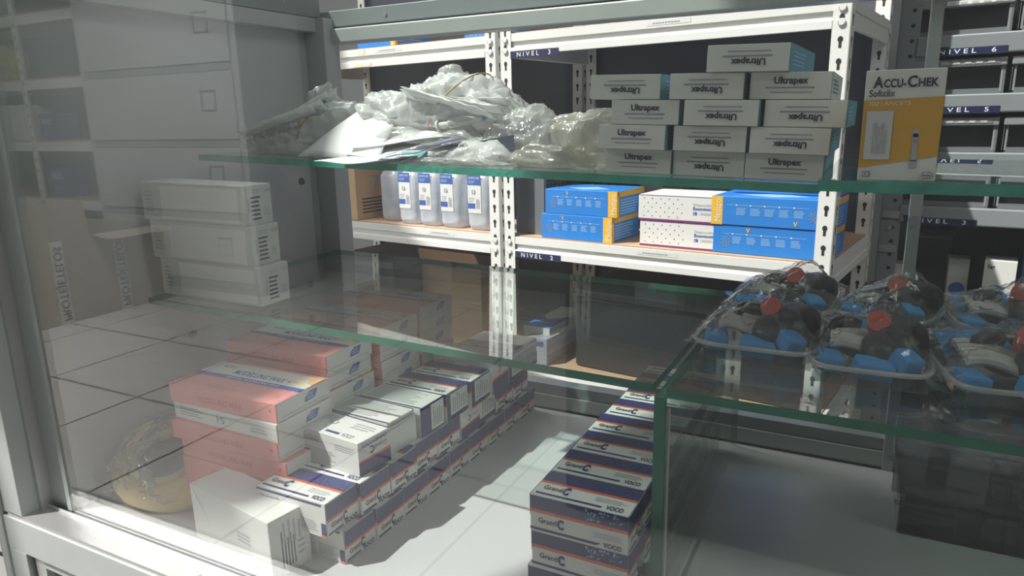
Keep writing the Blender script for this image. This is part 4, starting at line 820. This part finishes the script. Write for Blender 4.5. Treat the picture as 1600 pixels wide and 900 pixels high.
# first level
t = rthing('cardboard_box', 'open brown cardboard box under the clear bottles', 'box', -.955, .21, ZS1); w_, d_, h_ = .205, .17, .175
m = MB()
for (x0, y0, z0, x1, y1, z1) in ((-w_ / 2, -d_ / 2, 0, w_ / 2, d_ / 2, .003), (-w_ / 2, -d_ / 2, .003, -w_ / 2 + .003, d_ / 2, h_), (w_ / 2 - .003, -d_ / 2, .003, w_ / 2, d_ / 2, h_), (-w_ / 2, -d_ / 2, .003, w_ / 2, -d_ / 2 + .003, h_), (-w_ / 2, d_ / 2 - .003, .003, w_ / 2, d_ / 2, h_)): m.box(x0, y0, z0, x1, y1, z1, 'cardboard')
part('carton_body', m, t); part('flap', MB().hexa([(-w_ / 2, -d_ / 2 - .001, h_), (w_ / 2, -d_ / 2 - .001, h_), (w_ / 2, -d_ / 2 + .002, h_), (-w_ / 2, -d_ / 2 + .002, h_), (-w_ / 2 + .006, -d_ / 2 - .02, h_ + .045), (w_ / 2 - .006, -d_ / 2 - .02, h_ + .045), (w_ / 2 - .006, -d_ / 2 - .017, h_ + .045), (-w_ / 2 + .006, -d_ / 2 - .017, h_ + .045)], 'cardboard'), t)
part('crease', MB().box(-w_ / 2, -d_ / 2 - .0012, h_ * .52, w_ / 2, -d_ / 2 - .0002, h_ * .53, 'cardboard_pale'), t)
t = rthing('storage_tote', 'dark grey lidded tote beside the open cardboard box', 'box', -1.19, .165, ZS1); part('tote_body', MB().box(-.12, -.13, 0, .115, .13, .17, 'dark_plastic', .008), t); part('tote_lid', MB().box(-.125, -.135, .17, .12, .135, .19, 'bin_grey', .004), t)
t = rthing('storage_tote', 'wide dark tote under the glove cartons in the right bay', 'box', -.285, .185, ZS1); part('tote_body', MB().box(-.25, -.13, 0, .25, .13, .165, 'dark_plastic', .008), t); part('tote_lid', MB().box(-.255, -.135, .165, .255, .135, .182, 'bin_grey', .004), t)
t = rthing('small_carton', 'white carton with blue and white top beside the paired uprights', 'box', -.640, .145, ZS1, .05); carton(t, .070, .19, .078, 'carton_white', .001); pr = MB(); F = Face(pr, 'top', .070, .19, .078); F.poly([(0, .0), (1, 0), (1, .6), (.4, .35), (0, .5)], 'glove_blue'); F.disc(.4, .2, .012, 'glove_pale', 2); F = Face(pr, 'right', .070, .19, .078); F.rect(0, 0, 1, 1, 'ink_grey'); F.text('MEDI CARE', .3, .45, .18, 'grey_print', .5, .01); part('printed_label', pr, t)
t = rthing('small_carton', 'grey carton with navy band at the foot of the paired uprights', 'box', -.617, .050, ZS1, 0); carton(t, .058, .06, .062, 'ink_grey', .001); pr = MB(); F = Face(pr, 'front', .058, .06, .062); F.rect(.05, .68, .85, .88, 'navy'); F.lines(.05, .30, .9, .58, 3, 'grey_print'); part('printed_label', pr, t)
for k in range(7):
    t = rthing('storage_tote', 'dark tote standing on the lowest visible level, %s of seven' % ['first', 'second', 'third', 'fourth', 'fifth', 'sixth', 'seventh'][k], 'box', -1.28 + .2 * k, .22, -.95 + .0025) if False else None

# goods on the grey shelving
def gthing(name, label, cat, x, d, z, rz=0): return thing(name, label, cat, GP(x, d, z), RZ + rz)
GZ = -.50 + .032
def circ_box(label, x, d, w_, d_, h_, base, circ, rz=0, kerr=False):
    t = gthing('resin_carton', label, 'box', x, d, GZ, rz); carton(t, w_, d_, h_, base, .001); pr = MB(); F = Face(pr, 'front', w_, d_, h_); F.disc(.5, .42 if kerr else .5, w_ * .40, circ); F.text('resin', .32, .34, .05, 'white_ink', .3, .01)
    if kerr: F.text('Kerr', .12, .88, .055, 'ink', .22, .03)
    F = Face(pr, 'right', w_, d_, h_); F.rect(0, 0, 1, 1, 'blue_print'); part('printed_label', pr, t); return t
circ_box('white carton with a blue disc, right of the pair behind the kits', .2350, .06, .058, .06, .150, 'carton_white', 'glove_blue', 0, True)
circ_box('white carton with blue disc and blue side, left of the pair', .155, .10, .040, .05, .140, 'carton_grey_white', 'blue_print', .12)
circ_box('white and blue carton half hidden behind the grey upright', .050, .10, .040, .05, .115, 'carton_white', 'blue_print', 0)
t = gthing('storage_case', 'black storage case standing behind the middle back post', 'box', .100, .20, GZ); part('case_body', MB().box(-.035, -.06, 0, .035, .06, .17, 'dark_plastic', .003), t); part('case_lid', MB().box(-.036, -.062, .17, .036, .062, .178, 'bin_grey', .002), t)
t = gthing('storage_case', 'dark navy storage case right of the white disc carton', 'box', .318, .10, GZ); part('case_body', MB().box(-.045, -.06, 0, .045, .06, .21, 'label_navy', .003), t); part('case_lid', MB().box(-.046, -.062, .21, .046, .062, .22, 'dark_plastic', .002), t)

# ------------------------------------------------------------------ across the aisle (mirrored in the front glass)
MY = lambda yv: 2 * YG - yv
cx0, cx1, cyf = -5.18, -3.60, MY(3.3)
cab = thing('filing_cabinet', 'large pale grey four drawer filing cabinet across the aisle', 'cabinet', ((cx0 + cx1) / 2, cyf - .28, ZF), 0)
cw = (cx1 - cx0) / 2
part('cabinet_body', MB().box(-cw, -.28, 0, cw, .268, 1.98, 'cabinet_grey', .006), cab)
pit = .475; zt = 1.93
for k in range(4):
    z1_ = zt - k * pit; z0_ = z1_ - pit + .055
    dr = part('drawer', MB().box(-cw + .05, .268, z0_, cw - .05, .284, z1_, 'cabinet_grey', .004), cab)
    part('finger_pull', MB().box(-cw + .06, .262, z0_ - .050, cw - .06, .275, z0_ - .004, 'cabinet_shadow_gap'), dr)
    hx = cw - .25; part('label_holder', MB().box(hx - .09, .284, z1_ - .24, hx + .04, .292, z1_ - .232, 'aluminium').box(hx - .09, .284, z1_ - .12, hx + .04, .292, z1_ - .112, 'aluminium').box(hx - .09, .284, z1_ - .24, hx - .082, .292, z1_ - .112, 'aluminium').box(hx + .032, .284, z1_ - .24, hx + .04, .292, z1_ - .112, 'aluminium'), dr)
t = thing('tall_cupboard', 'tall dark grey cupboard with two doors facing the right half of the case', 'cupboard', (.75, -1.17, ZF), 0)
part('cupboard_body', MB().box(-1.5, -.28, .0, 1.5, .285, 2.2, 'cupboard_grey', .005), t)
for k in (0, 1):
    d_ = part('door', MB().box(-1.48 + 1.49 * k, .285, .06, -.01 + 1.49 * k, .300, 2.16, 'cupboard_grey', .003), t); part('handle', MB().box((-.08 if k == 0 else .06), .300, 1.0, (-.06 if k == 0 else .08), .325, 1.2, 'aluminium', .003), d_)
# carton with tape
bx = thing('moving_box', 'big open cardboard box with printed tape beside the filing cabinet', 'box', (-4.60, MY(2.62), ZF), 0)
x0, x1, y0, y1, h_ = -.40, .40, MY(3.08) - MY(2.62), MY(2.1) - MY(2.62), .50
m = MB()
for a in ((x0, y0, 0, x1, y1, .006), (x0, y0, .006, x0 + .006, y1, h_), (x1 - .006, y0, .006, x1, y1, h_), (x0, y0, .006, x1, y0 + .006, h_), (x0, y1 - .006, .006, x1, y1, h_)): m.box(*a, 'cardboard_pale')
part('carton_body', m, bx)
part('raised_flap', MB().box(x1 - .006, y1 - .48, h_, x1 - .001, y1, h_ + .21, 'cardboard_pale'), bx); part('bent_flap', MB().hexa([(x1, y0, h_), (x1, y1 - .5, h_), (x1 - .005, y1 - .5, h_), (x1 - .005, y0, h_), (x1 + .12, y0 + .02, h_ - .03), (x1 + .12, y1 - .52, h_ - .03), (x1 + .115, y1 - .52, h_ - .026), (x1 + .115, y0 + .02, h_ - .026)][:8], 'cardboard_pale'), bx)
for yy in (y1 - .28, y1 - .66):
    tp = part('tape', MB().box(x1, yy - .035, .0, x1 + .0008, yy + .035, h_ - .01, 'carton_white'), bx, 'clear tape with dark capitals')
    part('lettering', MB().text('PROTEJETELOS', (x1 + .0016, yy + .022, .02), (0, 0, 1), (0, -1, 0), .048, 'ink', .44, .02), tp)
# shelving beyond
ms = thing('stock_shelving', 'slotted stock shelving across the aisle with purple cartons', 'shelving', (-6.24, MY(3.55), ZF), 0)
for x in (-1.1, .16, .95):
    for y in (.15, -.35):
        m = MB().box(x, y, 0, x + .06, y + .003, 2.5, 'white_metal').box(x, y - .05, 0, x + .003, y, 2.5, 'white_metal'); z = .1
        while z < 2.45: m.box(x + .022, y + .003, z, x + .036, y + .0042, z + .03, 'hole_black'); z += .085
        part('upright', m, ms)
for z in (.5, .95, 1.42, 1.9):
    part('beam', MB().box(-1.1, .12, z, .95, .15, z + .07, 'white_metal').box(-1.1, -.35, z, .95, -.32, z + .07, 'white_metal'), ms); part('shelf_board', MB().box(-1.1, -.35, z + .07, .95, .14, z + .085, 'chipboard'), ms)
for k, (x, z, w_, h_, mt, nm) in enumerate(((.26, .95, .18, .20, 'purple_box', 'lower shelf'), (.26, 1.42 - .235, .18, .0, 'purple_box', ''), (.27, .5, .2, .24, 'purple_box', 'lowest shelf'))):
    if not h_: continue
    t = thing('stock_carton', 'purple carton with white lettering on the %s across the aisle' % nm, 'box', (-6.24 + x + w_ / 2, MY(3.55) + .02, ZF + z + .086), 0); carton(t, w_, .2, h_, mt, .003)
    pr = MB(); F = Face(pr, 'back', w_, .2, h_); F.text('CERAMIC', .1, .6, .22, 'white_ink', .8, .02); F.text('stone', .3, .2, .14, 'grey_print', .5); part('lettering', pr, t)
t = thing('stock_bag', 'yellow and white packet on the shelf across the aisle', 'bag', (-6.35, MY(3.50), ZF + 1.506)); part('bag_body', crumple(.16, .08, .12, 40.1, .2, 1.8, 4, .8, 'yellow_bag'), t)
t = thing('stock_carton', 'pale wide carton on the middle shelf across the aisle', 'box', (-6.45, MY(3.55), ZF + 1.036)); carton(t, .6, .3, .26, 'carton_grey_white', .004); part('lid', MB().box(-.305, -.155, .26, .305, .155, .275, 'carton_white', .003), t)
# far left corner seen past the post
t = thing('floor_cabinet', 'dark low cabinet against the far left wall beyond the case', 'cabinet', (-3.55, 1.62, ZF)); part('cabinet_body', MB().box(-.5, -.3, .05, .5, .3, .9, 'dark_plastic', .01), t); part('plinth', MB().box(-.48, -.28, 0, .48, .28, .05, 'hole_black'), t)
